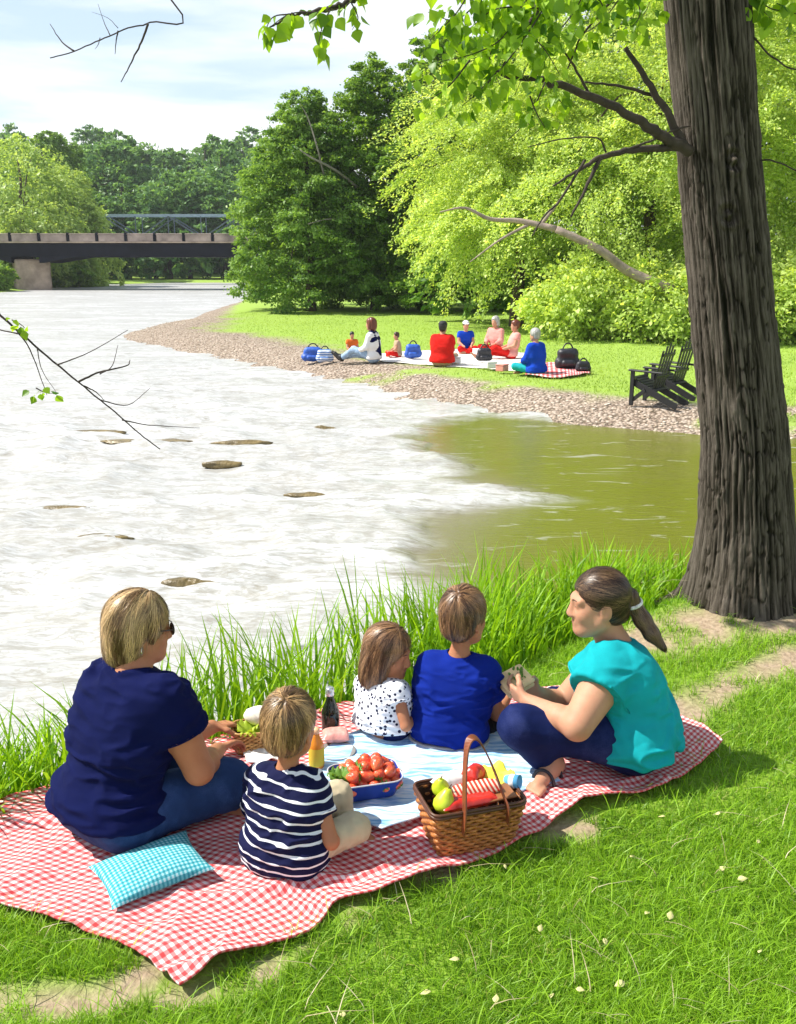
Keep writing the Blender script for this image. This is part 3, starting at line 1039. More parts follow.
class Sdf:
    """rounded cones and ellipsoids melted into one continuous surface"""

    def __init__(s):
        s.ops = []

    def cap(s, a, b, ra, rb=None, k=.02, cuts=(), mode='add'):
        rb = ra if rb is None else rb
        a, b = np.array(a, float), np.array(b, float)
        m = max(ra, rb)
        s.ops.append(('cap', (a, b, ra, rb, [(np.array(p, float), unit(n)) for p, n in cuts]), k, mode, np.minimum(a, b) - m, np.maximum(a, b) + m))
        return s

    def chain(s, P, R, k=.02):
        for i in range(len(P) - 1):
            s.cap(P[i], P[i + 1], R[i], R[i + 1], k)
        return s

    def ell(s, c, r, R=None, k=.02, mode='add'):
        c, r = np.array(c, float), np.array(r, float)
        m = r.max()
        s.ops.append(('ell', (c, r, R), k, mode, c - m, c + m))
        return s

    def plane(s, p, n):
        s.ops.append(('plane', (np.array(p, float), unit(n)), 0, 'cut', None, None))
        return s

    @staticmethod
    def dist(typ, a, P):
        if typ == 'cap':
            p, q, ra, rb, cuts = a
            ba = q - p
            t = np.clip(((P - p) @ ba) / max(ba @ ba, 1e-12), 0, 1)
            d = np.linalg.norm(P - p - t[..., None] * ba, axis=-1) - (ra + (rb - ra) * t)
            for c, n in cuts:
                d = np.maximum(d, (P - c) @ n)
            return d
        if typ == 'ell':
            c, r, R = a
            L = P - c
            if R is not None:
                L = L @ R
            k0 = np.linalg.norm(L / r, axis=-1)
            k1 = np.linalg.norm(L / (r * r), axis=-1)
            return np.where(k1 < 1e-6, -r.min(), k0 * (k0 - 1) / np.maximum(k1, 1e-6))
        return (P - a[0]) @ a[1]

    @staticmethod
    def comb(D, d, k, mode):
        if mode == 'add':
            h = np.maximum(k - np.abs(D - d), 0) / max(k, 1e-6)
            return np.minimum(D, d) - h * h * k * .25
        if mode == 'sub':
            d = -d
            h = np.maximum(k - np.abs(D - d), 0) / max(k, 1e-6)
            return np.maximum(D, d) + h * h * k * .25
        return np.maximum(D, d)

    def eval(s, P):
        D = np.full(P.shape[:-1], 1.0)
        for typ, a, k, mode, lo, hi in s.ops:
            D = s.comb(D, s.dist(typ, a, P), k, mode)
        return D

    def grad(s, P, e=.003):
        g = np.stack([s.eval(P + e * v_) - s.eval(P - e * v_) for v_ in np.eye(3)], -1)
        return g / (np.linalg.norm(g, axis=-1, keepdims=True) + 1e-9)

    def mesh(s, h):
        lo = np.min([o[4] for o in s.ops if o[3] == 'add'], axis=0) - 3 * h - .02
        hi = np.max([o[5] for o in s.ops if o[3] == 'add'], axis=0) + 3 * h + .02
        n = np.ceil((hi - lo) / h).astype(int) + 1
        D = np.full(n, 1.0, np.float32)
        ax = [lo[i] + h * np.arange(n[i]) for i in range(3)]
        for typ, a, k, mode, l_, h_ in s.ops:
            if l_ is None:
                i0, i1 = np.zeros(3, int), n
            else:
                m = k + 2.5 * h
                i0 = np.clip(np.floor((l_ - m - lo) / h).astype(int), 0, n)
                i1 = np.clip(np.ceil((h_ + m - lo) / h).astype(int) + 1, 0, n)
                if (i1 <= i0).any():
                    continue
            sl = tuple(slice(i0[i], i1[i]) for i in range(3))
            P = np.stack(np.meshgrid(*[ax[i][sl[i]] for i in range(3)], indexing='ij'), -1)
            D[sl] = s.comb(D[sl], s.dist(typ, a, P), k, mode)
        S = D < 0
        nc = n - 1
        tot = int(np.prod(nc))
        acc, cnt = np.zeros((tot, 3)), np.zeros(tot)
        quads = []
        for axi in range(3):
            b, c = [(1, 2), (2, 0), (0, 1)][axi]
            sl0, sl1 = [slice(None)] * 3, [slice(None)] * 3
            sl0[axi], sl1[axi] = slice(0, -1), slice(1, None)
            S0, S1 = S[tuple(sl0)], S[tuple(sl1)]
            I = np.argwhere(S0 != S1)
            if not len(I):
                continue
            I1 = I.copy()
            I1[:, axi] += 1
            d0, d1 = D[tuple(I.T)].astype(float), D[tuple(I1.T)].astype(float)
            p = I.astype(float)
            p[:, axi] += d0 / (d0 - d1)
            cells = []
            for ob, oc in ((-1, -1), (0, -1), (0, 0), (-1, 0)):
                J = I.copy()
                J[:, b] += ob
                J[:, c] += oc
                J = np.clip(J, 0, nc - 1)
                ci = (J[:, 0] * nc[1] + J[:, 1]) * nc[2] + J[:, 2]
                cells.append(ci)
                for q in range(3):
                    acc[:, q] += np.bincount(ci, p[:, q], tot)
                cnt += np.bincount(ci, minlength=tot)
            qd = np.stack(cells, 1)
            fl = ~S0[tuple(I.T)]
            qd[fl] = qd[fl][:, ::-1]
            quads.append(qd)
        F = np.concatenate(quads)
        used = np.where(cnt > 0)[0]
        rm = np.zeros(tot, int)
        rm[used] = np.arange(len(used))
        V = acc[used] / cnt[used][:, None] * h + lo
        return V, rm[F]


def vnormals(V, F):
    n = np.cross(V[F[:, 2]] - V[F[:, 0]], V[F[:, 3 if F.shape[1] > 3 else 1]] - V[F[:, 1]])
    N = np.zeros_like(V)
    for k in range(F.shape[1]):
        for q in range(3):
            N[:, q] += np.bincount(F[:, k], n[:, q], len(V))
    return N / (np.linalg.norm(N, axis=1, keepdims=True) + 1e-12)


def relax(V, F, it=1, lam=.5):
    for _ in range(it):
        S, c = np.zeros_like(V), np.zeros(len(V))
        k = F.shape[1]
        for j in range(k):
            o = F[:, (j + 1) % k]
            for q in range(3):
                S[:, q] += np.bincount(F[:, j], V[o, q], len(V))
            c += np.bincount(F[:, j], minlength=len(V))
        V = V + lam * (S / np.maximum(c, 1)[:, None] - V)
    return V


def folds(V, N, amp, scale, seed, stretch=(1, 1, 1)):
    q = V * np.array(stretch) * scale
    q = q + .35 * np.stack([fbm(q * .6, 2, seed + 5), fbm(q * .6 + 9, 2, seed + 6), fbm(q * .6 + 4, 2, seed + 7)], -1)
    w = np.clip(1 - 3.2 * np.abs(fbm(q, 2, seed)), -.4, 1) * np.clip(.55 + .8 * fbm(q * .45, 2, seed + 21), .1, 1.2)
    return V + N * (amp * w)[:, None]


def frame(yaw, pitch=0.0, roll=0.0):
    """columns: right, forward, up. yaw: degrees from straight away (+y) towards the right (+x)"""
    M = Matrix.Rotation(-math.radians(yaw), 3, 'Z') @ Matrix.Rotation(-math.radians(pitch), 3, 'X') @ Matrix.Rotation(math.radians(roll), 3, 'Y')
    return np.array(M)


def add_head(B, c, R, s):
    T = lambda *p: c + R @ (A(*p) * s)
    e = lambda p, r, k=.02, mode='add', r_=None: B.ell(T(*p), A(*r) * s, R if r_ is None else r_, k * s, mode)
    e((0, -.014, .035), (.076, .094, .090), .02)
    e((0, .022, -.028), (.062, .068, .085), .03)
    B.cap(T(0, .055, -.088), T(0, .068, -.098), .028 * s, .021 * s, .035 * s)          # chin
    for sx in (-1, 1):
        B.cap(T(sx * .052, .005, -.055), T(sx * .024, .056, -.092), .024 * s, .022 * s, .03 * s)   # jaw
        e((sx * .038, .058, -.028), (.024, .024, .026), .03)                            # cheek
        e((sx * .032, .097, .006), (.018, .016, .011), .016, 'sub')                     # eye socket
        e((sx * .031, .076, .004), (.0155, .0135, .012), .006)                          # lids
        B.cap(T(sx * .014, .088, .026), T(sx * .048, .076, .024), .009 * s, .008 * s, .02 * s)   # brow
        e((sx * .077, -.012, -.012), (.010, .022, .033), .008)                          # ear
        e((sx * .086, -.006, -.008), (.006, .011, .018), .006, 'sub')
        e((sx * .012, .096, -.036), (.010, .012, .009), .008)                           # nostril wing
    B.cap(T(0, .087, .016), T(0, .1045, -.028), .0085 * s, .0115 * s, .016 * s)           # nose
    B.cap(T(-.017, .083, -.057), T(.017, .083, -.057), .0085 * s, None, .012 * s)       # lips
    B.cap(T(-.014, .082, -.069), T(.014, .082, -.069), .0095 * s, None, .010 * s)
    return T


def add_hand(B, w, d, n, s, side, curl=.5, spread=.0):
    """w wrist, d along the fingers, n the palm's normal (towards what it holds), side +1 right -1 left"""
    d = unit(d)
    n = unit(np.asarray(n, float) - d * np.dot(n, d))
    x = np.cross(d, n) * side                      # towards the thumb
    tips = []
    for i in range(4):
        o = (1.5 - i) * .0195 * s
        kx = w + d * (.088 - .006 * abs(i - 1)) * s + x * o
        B.cap(w + d * .012 * s + x * o * .6, kx, .0135 * s, .0105 * s, .012 * s)
        l = (.95, 1.06, 1.0, .78)[i] * s
        p, ang = kx, curl * .5
        r = .0092 * s
        for L_ in (.042, .027, .021):
            dd = d * math.cos(ang) + n * math.sin(ang) + x * spread * (1.5 - i) * .1
            q = p + unit(dd) * L_ * l
            B.cap(p, q, r, r * .88, .004 * s)
            p, r, ang = q, r * .88, ang + curl * .75
        tips.append(p)
    t0 = w + d * .022 * s + x * .022 * s
    t1 = t0 + unit(d * .7 + x * .8 + n * .35) * .042 * s
    t2 = t1 + unit(d * .95 + x * .35 + n * .4 * (1 + curl)) * .033 * s
    t3 = t2 + unit(d * 1.0 + x * .05 + n * .5 * (1 + curl)) * .026 * s
    B.chain([t0, t1, t2, t3], [.0145 * s, .0115 * s, .0105 * s, .008 * s], .01 * s)
    return tips


# --- materials of people
def skin_mat(name, c):
    t = NT(name)
    v = t.obj()
    f = t.noise(v, 14, 4)
    c = np.array(c)
    col = t.ramp(f, [(.3, tuple(c * (.9, .82, .8))), (.7, tuple(np.minimum(c * (1.06, 1.05, 1.05), 1)))])
    b = t.bsdf(col, .58, t.bump(t.noise(v, 420, 3), .2, .001), Specular__IOR__Level=.3, Subsurface__Weight=.12, Subsurface__Scale=.02)
    return t.done(b)


M_skin = skin_mat('fair_skin', (.50, .265, .165))
M_skin_tan = skin_mat('tanned_skin', (.42, .185, .095))
M_eye = plain('eye', (.06, .05, .045), .15, .1, 5, 0)


def cloth(name, c, weave=900, var=.12, rough=.9, sheen=.0):
    t = NT(name)
    v = t.obj()
    c = np.array(c, float)
    col = t.ramp(t.noise(v, 9, 5), [(.3, tuple(c * (1 - var))), (.7, tuple(np.minimum(c * (1 + var), 1)))])
    hh = t.math('ADD', t.noise(v, weave, 2), t.math('MULTIPLY', t.noise(v, 45, 4), 1.5))
    return t.done(t.bsdf(col, rough, t.bump(hh, .35, .002), Sheen__Weight=sheen, Specular__IOR__Level=.1))


def denim(name, c, seam=(.40, .30, .16)):
    t = NT(name)
    v = t.obj()
    c = np.array(c, float)
    f = t.math('ADD', t.math('MULTIPLY', t.noise(v, 9, 5), .7), t.math('MULTIPLY', t.noise(t.scale(v, (700, 700, 160)), 1, 2), .3))
    col = t.ramp(f, [(.3, tuple(c * .62)), (.52, tuple(c)), (.72, tuple(np.minimum(c * 1.7 + .02, 1)))])
    return t.done(t.bsdf(col, .85, t.bump(t.noise(v, 600, 2), .4, .002), Specular__IOR__Level=.15))


def striped(name, a, b, period, width, tilt=(0, 0, 1)):
    t = NT(name)
    v = t.obj()
    w = t.noise(v, 6, 2)
    sx = t.n('SeparateXYZ', Vector=v)
    z = t.math('ADD', sx.outputs[2], t.math('MULTIPLY', sx.outputs[0], tilt[0]))
    z = t.math('ADD', z, t.math('MULTIPLY', w, .014))
    ph = t.math('FRACT', t.math('DIVIDE', z, period))
    m = t.math('LESS_THAN', ph, width)
    col = t.mix(m, a, b)
    return t.done(t.bsdf(col, .85, t.bump(t.math('ADD', t.noise(v, 900, 2), t.noise(v, 40, 4)), .35, .002), Specular__IOR__Level=.2))


def dotted(name, a, b, sc, r):
    t = NT(name)
    v = t.obj()
    vo = t.n('TexVoronoi', Vector=v, Scale=sc, Randomness=.72)
    m = t.math('LESS_THAN', vo.outputs['Distance'], r)
    col = t.mix(m, a, b)
    return t.done(t.bsdf(col, .85, t.bump(t.math('ADD', t.noise(v, 900, 2), t.noise(v, 45, 4)), .35, .002), Specular__IOR__Level=.2))


def hair_mat(name, dark, light):
    t = NT(name)
    col = t.ramp(t.attr('tint'), [(0, dark), (.55, tuple((np.array(dark) * .45 + np.array(light) * .55))), (1, light)])
    return t.done(t.bsdf(col, .38, None, Specular__IOR__Level=.45))


M_hair = {'blonde': hair_mat('dark_blonde_hair', (.085, .042, .014), (.78, .53, .25)),
          'brown': hair_mat('brown_hair', (.022, .010, .006), (.27, .16, .085)),
          'sandy': hair_mat('sandy_hair', (.07, .034, .012), (.60, .37, .16)),
          'light_brown': hair_mat('light_brown_hair', (.05, .020, .009), (.46, .25, .12)),
          'red': hair_mat('auburn_hair', (.10, .025, .010), (.30, .085, .035)),
          'grey': hair_mat('grey_hair', (.30, .29, .27), (.75, .73, .70)),
          'black': hair_mat('black_hair', (.012, .010, .009), (.06, .05, .045))}


def make_hair(parent, c, R, s, style, mat, seed, h, n_str, tail=None, name='hair'):
    H = Sdf()
    T = lambda *p: c + R @ (A(*p) * s)
    e = lambda p, r, k=.02, mode='add': H.ell(T(*p), A(*r) * s, R, k * s, mode)
    up = R[:, 2]
    if style == 'short':
        e((0, -.016, .040), (.087, .106, .103))
        e((0, -.052, -.028), (.066, .054, .052), .03)
        e((0, .112, -.055), (.110, .085, .118), .012, 'sub')
        for sx in (-1, 1):
            e((sx * .098, .002, -.048), (.036, .058, .062), .012, 'sub')
        H.plane(T(0, -.10, -.062), -up * .95 + R[:, 1] * -.35)
        whorl, grav = T(.012, -.075, .125), .5
    elif style == 'tight':
        e((0, -.015, .036), (.081, .100, .096))
        e((0, -.050, -.030), (.066, .060, .055), .03)
        e((0, .118, -.040), (.120, .090, .105), .012, 'sub')
        for sx in (-1, 1):
            e((sx * .092, .020, -.050), (.034, .056, .050), .012, 'sub')
        whorl, grav = None, 0
    else:
        long_ = style == 'long'
        e((0, -.016, .040), (.092, .110, .104))
        if long_:
            e((0, -.045, -.045), (.098, .080, .085), .04)
            e((0, -.060, -.115), (.105, .062, .075), .04)
            for sx in (-1, 1):
                e((sx * .074, .002, -.05), (.020, .026, .085), .03)
        else:
            e((0, -.042, -.030), (.088, .080, .085), .04)
            e((-.022, -.060, -.085), (.066, .052, .055), .04)
            e((-.074, .01, -.03), (.022, .030, .07), .03)
        e((0, .120, -.045), (.090, .112 if long_ else .095, .112), .012, 'sub')
        if not long_:
            e((.10, .030, -.055), (.034, .062, .060), .012, 'sub')
            e((.06, .02, -.10), (.05, .055, .05), .012, 'sub')
        whorl, grav = T(0, .03, .14), .9
    tie = None
    if tail:
        tie = tail[0]
        H.ell(tail[0], A(.024, .024, .024) * s, None, .02)
        H.chain(tail, np.array([.018, .026, .028, .024, .009]) * s, .015)
    V, F = H.mesh(h)
    V = relax(V, F, 1)
    N = vnormals(V, F)
    g = np.random.default_rng(seed)

    def lock(p, fr=7.0):
        # locks of hair run away from the crown, so they vary with the angle about it
        q = (p - c) @ R / s
        if tie is not None:
            t_ = (tie - c) @ R / s
            ax_ = unit(t_)
            e1 = unit(np.cross(ax_, (1, 0, 0)))
            e2 = np.cross(ax_, e1)
            an, al = np.arctan2(q @ e1, q @ e2), q @ ax_
        else:
            w_ = (whorl - c) @ R / s
            an, al = np.arctan2(q[:, 0] - w_[0], q[:, 1] - w_[1]), q[:, 2]
        return np.stack([np.cos(an) * fr, np.sin(an) * fr, al * 5.0], -1)

    lk = fbm(lock(V, 3.5), 3, seed + 60)
    V = V + N * ((.0085 if style != 'tight' else .0036) * s * np.clip(1 - 2.6 * np.abs(lk), -.5, 1))[:, None]
    N = vnormals(V, F)

    def flow(p):
        if tie is not None:
            d = tie - p
            tl = np.linalg.norm(d, axis=-1)
            td = unit(tail[2] - tail[0])
            ahead = ((p - tie) @ td) > -.012 * s
            near = np.min([np.linalg.norm(p - q, axis=-1) for q in smooth_path(tail, 3)], axis=0) < .06 * s
            use = ahead & near
            d = np.where(use[:, None], unit(tail[3] - tail[1])[None] + .12 * np.sin(p * 60 + 1), d / (tl[:, None] + 1e-9))
            return d
        d = p - whorl
        d = d / (np.linalg.norm(d, axis=-1, keepdims=True) + 1e-9)
        lo_ = np.clip(((p - c) @ up) / (.1 * s), -1, 1)
        return d + np.array([0, 0, -1.0]) * (grav * (1.1 - lo_))[:, None]

    base_t = .16 + .5 * fbm(lock(V, 9.0), 3, seed)  # base tinted darker than the strands, shade between them put into the colour
    Vs, Fs, Ts = [V], [F], [np.clip(base_t, 0, .5)]
    if n_str:
        ii = g.integers(0, len(V), n_str)
        p = V[ii] + N[ii] * .0006
        steps, st = 9, .0085 * s * g.uniform(.6, 1.3, n_str)
        wj = g.normal(0, .16, (n_str, 3))
        wid = .0008 * g.uniform(.6, 1.6, n_str) * s
        rows = []
        nrm = N[ii]
        lift = (np.abs(g.normal(0, .0050, n_str)) + .0006 + .014 * (g.random(n_str) < .04)) * (.6 if style == 'tight' else 1)
        for k in range(steps + 1):
            f = flow(p) + wj
            f = f - nrm * (f * nrm).sum(1, keepdims=True)
            f /= np.linalg.norm(f, axis=1, keepdims=True) + 1e-9
            sd_ = np.cross(f, nrm)
            w = (wid * (1 - (k / steps) ** 2 * .85))[:, None]
            rows += [p - sd_ * w, p + sd_ * w]
            p = p + f * st[:, None]
            nrm = H.grad(p)
            dd = H.eval(p)
            p = p + nrm * np.maximum(lift * (k / steps) + .0006 - dd, 0)[:, None] - nrm * (np.clip(dd - lift - .002, 0, .004) * .6)[:, None]
        Q = np.stack(rows, 1)
        m = Q.shape[1]
        f = np.array([(2 * k, 2 * k + 1, 2 * k + 3, 2 * k + 2) for k in range(steps)])
        Fq = (f[None] + m * np.arange(n_str)[:, None, None]).reshape(-1, 4)
        cl = fbm(lock(V[ii], 6.0), 3, seed + 3)
        ti = np.clip(.40 + 1.15 * cl + g.normal(0, .16, n_str), 0, 1)
        Vs.append(Q.reshape(-1, 3))
        Fs.append(Fq + len(V))
        Ts.append(np.repeat(ti, m))
    return mk(name, np.concatenate(Vs), np.concatenate(Fs), mat, parent, True, {'tint': np.concatenate(Ts)}, True)


def person(label, base, J, hd, look, group=None):
    """J: world joints P (pelvis) N (neck base) S E W (shoulder, elbow, wrist), H K A (hip, knee, ankle), each [left, right]; look: sizes and clothes"""
    o = empty('person', base, label, 'person', group)
    L = look
    s, h = L['s'], L['h']
    fat, arm, leg = L.get('fat', 1), L.get('arm', 1) * s, L.get('leg', 1) * s
    hc, yaw, pitch, hs = hd[:4]
    R = frame(yaw, pitch, hd[4] if len(hd) > 4 else 0)
    P, N = J['P'], J['N']
    Sh, El, Wr, Hp, Kn, An = J['S'], J['E'], J['W'], J['H'], J['K'], J['A']

    def torso(D, inf, k):
        kk = k * s
        hi_ = inf * L.get('hip', 2.0)
        D.cap(Hp[0], Hp[1], .098 * s * fat + hi_, None, kk)
        D.cap(P, P * .55 + N * .45, .112 * s * fat + hi_, .108 * s * fat + inf, kk)
        m = P * .5 + N * .5
        ax = (Sh[1] - Sh[0]) / 2
        for f_, r_ in ((.30, .095), ):
            D.cap(m - ax * .55, m + ax * .55, .105 * s * fat + inf, None, kk)
        c_ = P * .26 + N * .74
        D.cap(c_ - ax * .62, c_ + ax * .62, .088 * s * fat + inf, None, kk)
        D.cap(Sh[0], Sh[1], .050 * s + inf, None, kk)
        D.cap(N - (N - P) * .1, N + (hc - N) * .15, .064 * s + inf * .5, .046 * s + inf * .4, kk)
        for q in L.get('bust', ()):
            D.ell(q[0], A(1, 1, 1) * q[1] + inf, None, kk)

    B = Sdf()
    torso(B, 0, .05)
    B.cap(N - (N - P) * .06, hc - R[:, 2] * .055 * hs - R[:, 1] * .012 * hs, L.get('neck', .052) * s, L.get('neck', .052) * .92 * s, .03 * s)
    add_head(B, hc, R, hs)
    for i in (0, 1):
        B.cap(Sh[i], El[i], .050 * arm * L.get('uarm', 1), .040 * arm * (1 + (L.get('uarm', 1) - 1) * .4), .03 * s)
        d = Wr[i] - El[i]
        B.cap(El[i], El[i] + d * .35, .038 * arm, .037 * arm, .015 * s)
        B.cap(El[i] + d * .35, Wr[i], .037 * arm, .0235 * arm, .015 * s)
        hnd = J['hand'][i]
        if L.get('fingers', True):
            add_hand(B, Wr[i], hnd[0], hnd[1], L.get('hs', s), 1 if i else -1, hnd[2] if len(hnd) > 2 else .5)
        else:
            B.cap(Wr[i], Wr[i] + unit(hnd[0]) * .11 * s, .03 * s, .02 * s, .02)
        B.cap(Hp[i], Kn[i], .070 * leg, .048 * leg, .03 * s)
        d = An[i] - Kn[i]
        B.cap(Kn[i], Kn[i] + d * .35, .047 * leg, .048 * leg, .02 * s)
        B.cap(Kn[i] + d * .35, An[i], .048 * leg, .032 * leg, .02 * s)
        td = unit(J['toe'][i] - An[i])
        B.cap(An[i], An[i] + td * .05 * s, .034 * s, .032 * s, .02 * s)
        B.cap(An[i] + td * .03 * s, An[i] + td * .15 * s + A(0, 0, -.012 * s), .033 * s, .022 * s, .025 * s)
        if L.get('fingers', True):
            sd_ = unit(np.cross(td, (0, 0, 1)))
            for q in range(5):
                b_ = An[i] + td * .145 * s + sd_ * (q - 2) * .013 * s + A(0, 0, -.012 * s)
                B.cap(b_, b_ + td * (.045 - .004 * q) * s, .0095 * s, .008 * s, .006 * s)
    V, F = B.mesh(h)
    V = relax(V, F, 1, .35)
    body = mk('body', V, F, L['skin'], o, True, None, True)

    # shirt
    ci = L.get('loose', .013) * s
    C = Sdf()
    torso(C, ci, .06)
    for i in (0, 1):
        f_ = L.get('sleeve', .5)
        e_ = Sh[i] + (El[i] - Sh[i]) * f_
        nd = unit(El[i] - Sh[i])
        if f_ < 1.0:
            C.cap(Sh[i], El[i], .055 * arm * L.get('uarm', 1) + ci * .8, .052 * arm * L.get('uarm', 1) + ci * 1.3, .03 * s, [(e_, nd)])
        else:
            C.cap(Sh[i], El[i], .053 * arm + ci * .8, .043 * arm + ci, .03 * s)
            e_ = El[i] + (Wr[i] - El[i]) * (f_ - 1)
            C.cap(El[i], Wr[i], .043 * arm + ci, .030 * arm + ci, .03 * s, [(e_, unit(Wr[i] - El[i]))])
    C.plane(A(0, 0, L.get('hem', .06)), (0, 0, -1))
    nk = unit(hc - N)
    C.cap(N + nk * L.get('neckline', .005) * s, N + nk * .3, .062 * s, .08 * s, .012 * s, (), 'sub')
    if L.get('cut'):
        C.plane(*L['cut'])
    V, F = C.mesh(h)
    V = relax(V, F, 1, .4)
    V = folds(V, vnormals(V, F), L.get('wrinkle', .010) * s, L.get('wsc', 11) / s, L.get('seed', 1), L.get('wst', (.8, .8, 2.0)))
    sh = mk('shirt', V, F, L['shirt'], o, True, None, True)

    if L.get('fingers', True):
        for i in (0, 1):
            f_ = L.get('sleeve', .5)
            e_ = Sh[i] + (El[i] - Sh[i]) * f_
            ax_ = unit(El[i] - Sh[i])
            u_ = unit(np.cross(ax_, (.2, .9, .1)))
            w_ = np.cross(ax_, u_)
            ring = []
            for a_ in np.linspace(0, 2 * math.pi, 33):
                d_ = u_ * math.cos(a_) + w_ * math.sin(a_)
                rr_ = np.linspace(.02, .16, 141) * max(s, .5)
                val = C.eval((e_ - ax_ * .006)[None] + d_[None] * rr_[:, None])
                out_ = np.where(val > 0)[0]
                ring.append(e_ - ax_ * .004 + d_ * (rr_[out_[0]] if len(out_) else .06 * s))
            MB().tube(np.array(ring), .0032, 6, False).build('sleeve_hem', L['shirt'], sh, True, True)

    # trousers
    pi_ = L.get('ploose', .012) * s
    T_ = Sdf()
    T_.cap(Hp[0], Hp[1], .099 * s * fat + pi_ * .8, None, .04 * s)
    T_.cap(P, P * .85 + N * .15, .104 * s * fat + pi_ * .5, .098 * s * fat + pi_ * .3, .04 * s)
    f_ = L.get('trouser', 1.9)
    for i in (0, 1):
        e_ = Hp[i] + (Kn[i] - Hp[i]) * min(f_, 1.0)
        if f_ <= 1:
            T_.cap(Hp[i], Kn[i], .076 * leg + pi_, .060 * leg + pi_ * 1.3, .04 * s, [(e_, unit(Kn[i] - Hp[i]))])
        else:
            T_.cap(Hp[i], Kn[i], .076 * leg + pi_, .054 * leg + pi_, .04 * s)
            e_ = Kn[i] + (An[i] - Kn[i]) * (f_ - 1)
            T_.cap(Kn[i], An[i], .053 * leg + pi_, .040 * leg + pi_ * 1.1, .03 * s, [(e_, unit(An[i] - Kn[i]))])
    V, F = T_.mesh(h)
    V = relax(V, F, 1, .4)
    V = folds(V, vnormals(V, F), L.get('pwrinkle', .008) * s, 13 / s, L.get('seed', 1) + 40, (1.4, 1.4, .9))
    mk(L.get('trouser_name', 'trousers'), V, F, L['pants'], o, True, None, True)

    make_hair(o, hc, R, hs, L['style'], L['hair'], L.get('seed', 1), max(h * .8, .005), L.get('strands', 0), L.get('tail'))
    if L.get('face'):
        for sx in (-1, 1):
            MB().blob(hc + R @ (A(sx * .031, .0805, .004) * hs), A(.0100, .0095, .0040) * hs, 14, 10, rot=R).build('eye', M_eye, o, True, True)
            pts = [hc + R @ (A(sx * x_, y_, z_) * hs) for x_, y_, z_ in ((.016, .0965, .024), (.03, .0935, .029), (.045, .085, .025))]
            MB().tube(smooth_path(pts, 4), np.linspace(.0022, .0010, 9) * hs, 6).build('eyebrow', L['hair'], o, True, True)
        MB().blob(hc + R @ (A(0, .0885, -.063) * hs), A(.021, .006, .0105) * hs, 14, 10, rot=R).build('lips', L.get('lips', M_lips), o, True, True)
    return o, body, R


M_lips = plain('lips', (.42, .14, .12), .4, .15, 60, .1)
# ------------------------------------------------------------------ the family on the blanket
M_navy = cloth('navy_jersey', (.0028, .0058, .050))
M_royal = cloth('royal_blue_jersey', (.004, .018, .21))
M_turq = cloth('turquoise_jersey', (.008, .33, .37))
M_jean = denim('blue_denim', (.016, .042, .135))
M_jean_dark = denim('dark_blue_denim', (.004, .011, .070))
M_khaki = cloth('khaki_cotton', (.52, .44, .30))
M_greycot = cloth('pale_grey_cotton', (.55, .54, .52))
M_black_cot = cloth('black_cotton', (.012, .012, .016))
M_stripe = striped('navy_white_stripes', (.003, .005, .040), (.74, .76, .80), .0305, .23, (.10, 0, 1))
M_dots = dotted('white_blouse_navy_spots', (.80, .82, .86), (.012, .015, .05), 52, .34)
Z = lambda p, z: np.array([p[0], p[1], z])


def ortho(yaw):
    f = A(math.sin(math.radians(yaw)), math.cos(math.radians(yaw)), 0)
    r = A(f[1], -f[0], 0)
    return f, r


# --- woman with sunglasses, left
f, r = ortho(35)
P = A(-.975, 2.86, .135)
N = W(134, 669, 2.95)
S = [N - r * .130 + A(0, 0, -.095), N + r * .155 + A(0, 0, -.075)]
hc = W(140, 629, 3.0)
J = dict(P=P, N=N, S=S, E=[W(160, 752, 3.18), W(199, 770, 2.84)], W=[W(212, 727, 3.40), W(218, 750, 3.14)],
         hand=[(W(236, 722, 3.46) - W(212, 727, 3.40), (.5, .2, -.8), .9), (W(232, 742, 3.22) - W(218, 750, 3.14), (.5, .3, -.7), .7)],
         H=[P - r * .09, P + r * .09], K=[P + f * .30 - r * .20 + A(0, 0, .05), W(228, 784, 2.98)], A=[A(-.66, 3.02, .055), P + f * .42 - r * .04 + A(0, 0, -.07)],
         toe=[A(-.52, 2.96, .03), P + f * .5 - r * .2 + A(0, 0, -.09)])
o, b_, R = person('woman in navy shirt, jeans and sunglasses seen from behind at the left of the blanket', (P[0], P[1], 0), J, (hc, 62, 4, .96),
                  dict(s=1.0, h=.0065, fat=1.10, arm=1.2, uarm=1.12, leg=1.22, skin=M_skin_tan, shirt=M_navy, pants=M_jean, hem=.135, ploose=.018, cut=(P + f * .17 + A(0, 0, -.02), f * .75 + A(0, 0, -.66)), hip=2.6, pwrinkle=.004, sleeve=.50, style='bob', hair=M_hair['blonde'], strands=8000, seed=2, face=True, wrinkle=.019,
                       trouser_name='jeans', hs=.92, neck=.056))
gl = MB()
for sx in (-1, 1):
    gl.tube([hc + R @ (A(sx * .076, -.005, .010) * .96), hc + R @ (A(sx * .078, .05, .012) * .96), hc + R @ (A(sx * .068, .098, .010) * .96)], .0022, 6)
gl.tube([hc + R @ (A(-.068, .098, .012) * .96), hc + R @ (A(0, .112, .014) * .96), hc + R @ (A(.068, .098, .012) * .96)], .002, 6)
sg = gl.build('sunglasses_frame', plain('dark_tortoise_frame', (.03, .018, .012), .3, .3, 40, 0), o, True, True)
for sx in (-1, 1):
    MB().blob(hc + R @ (A(sx * .036, .104, .002) * .96), A(.029, .006, .022) * .96, 16, 10, rot=R).build('lens', plain('dark_lens', (.02, .018, .016), .06, .1, 5, 0), sg, True, True)
ear = hc + R @ (A(.082, -.010, -.052) * .96)
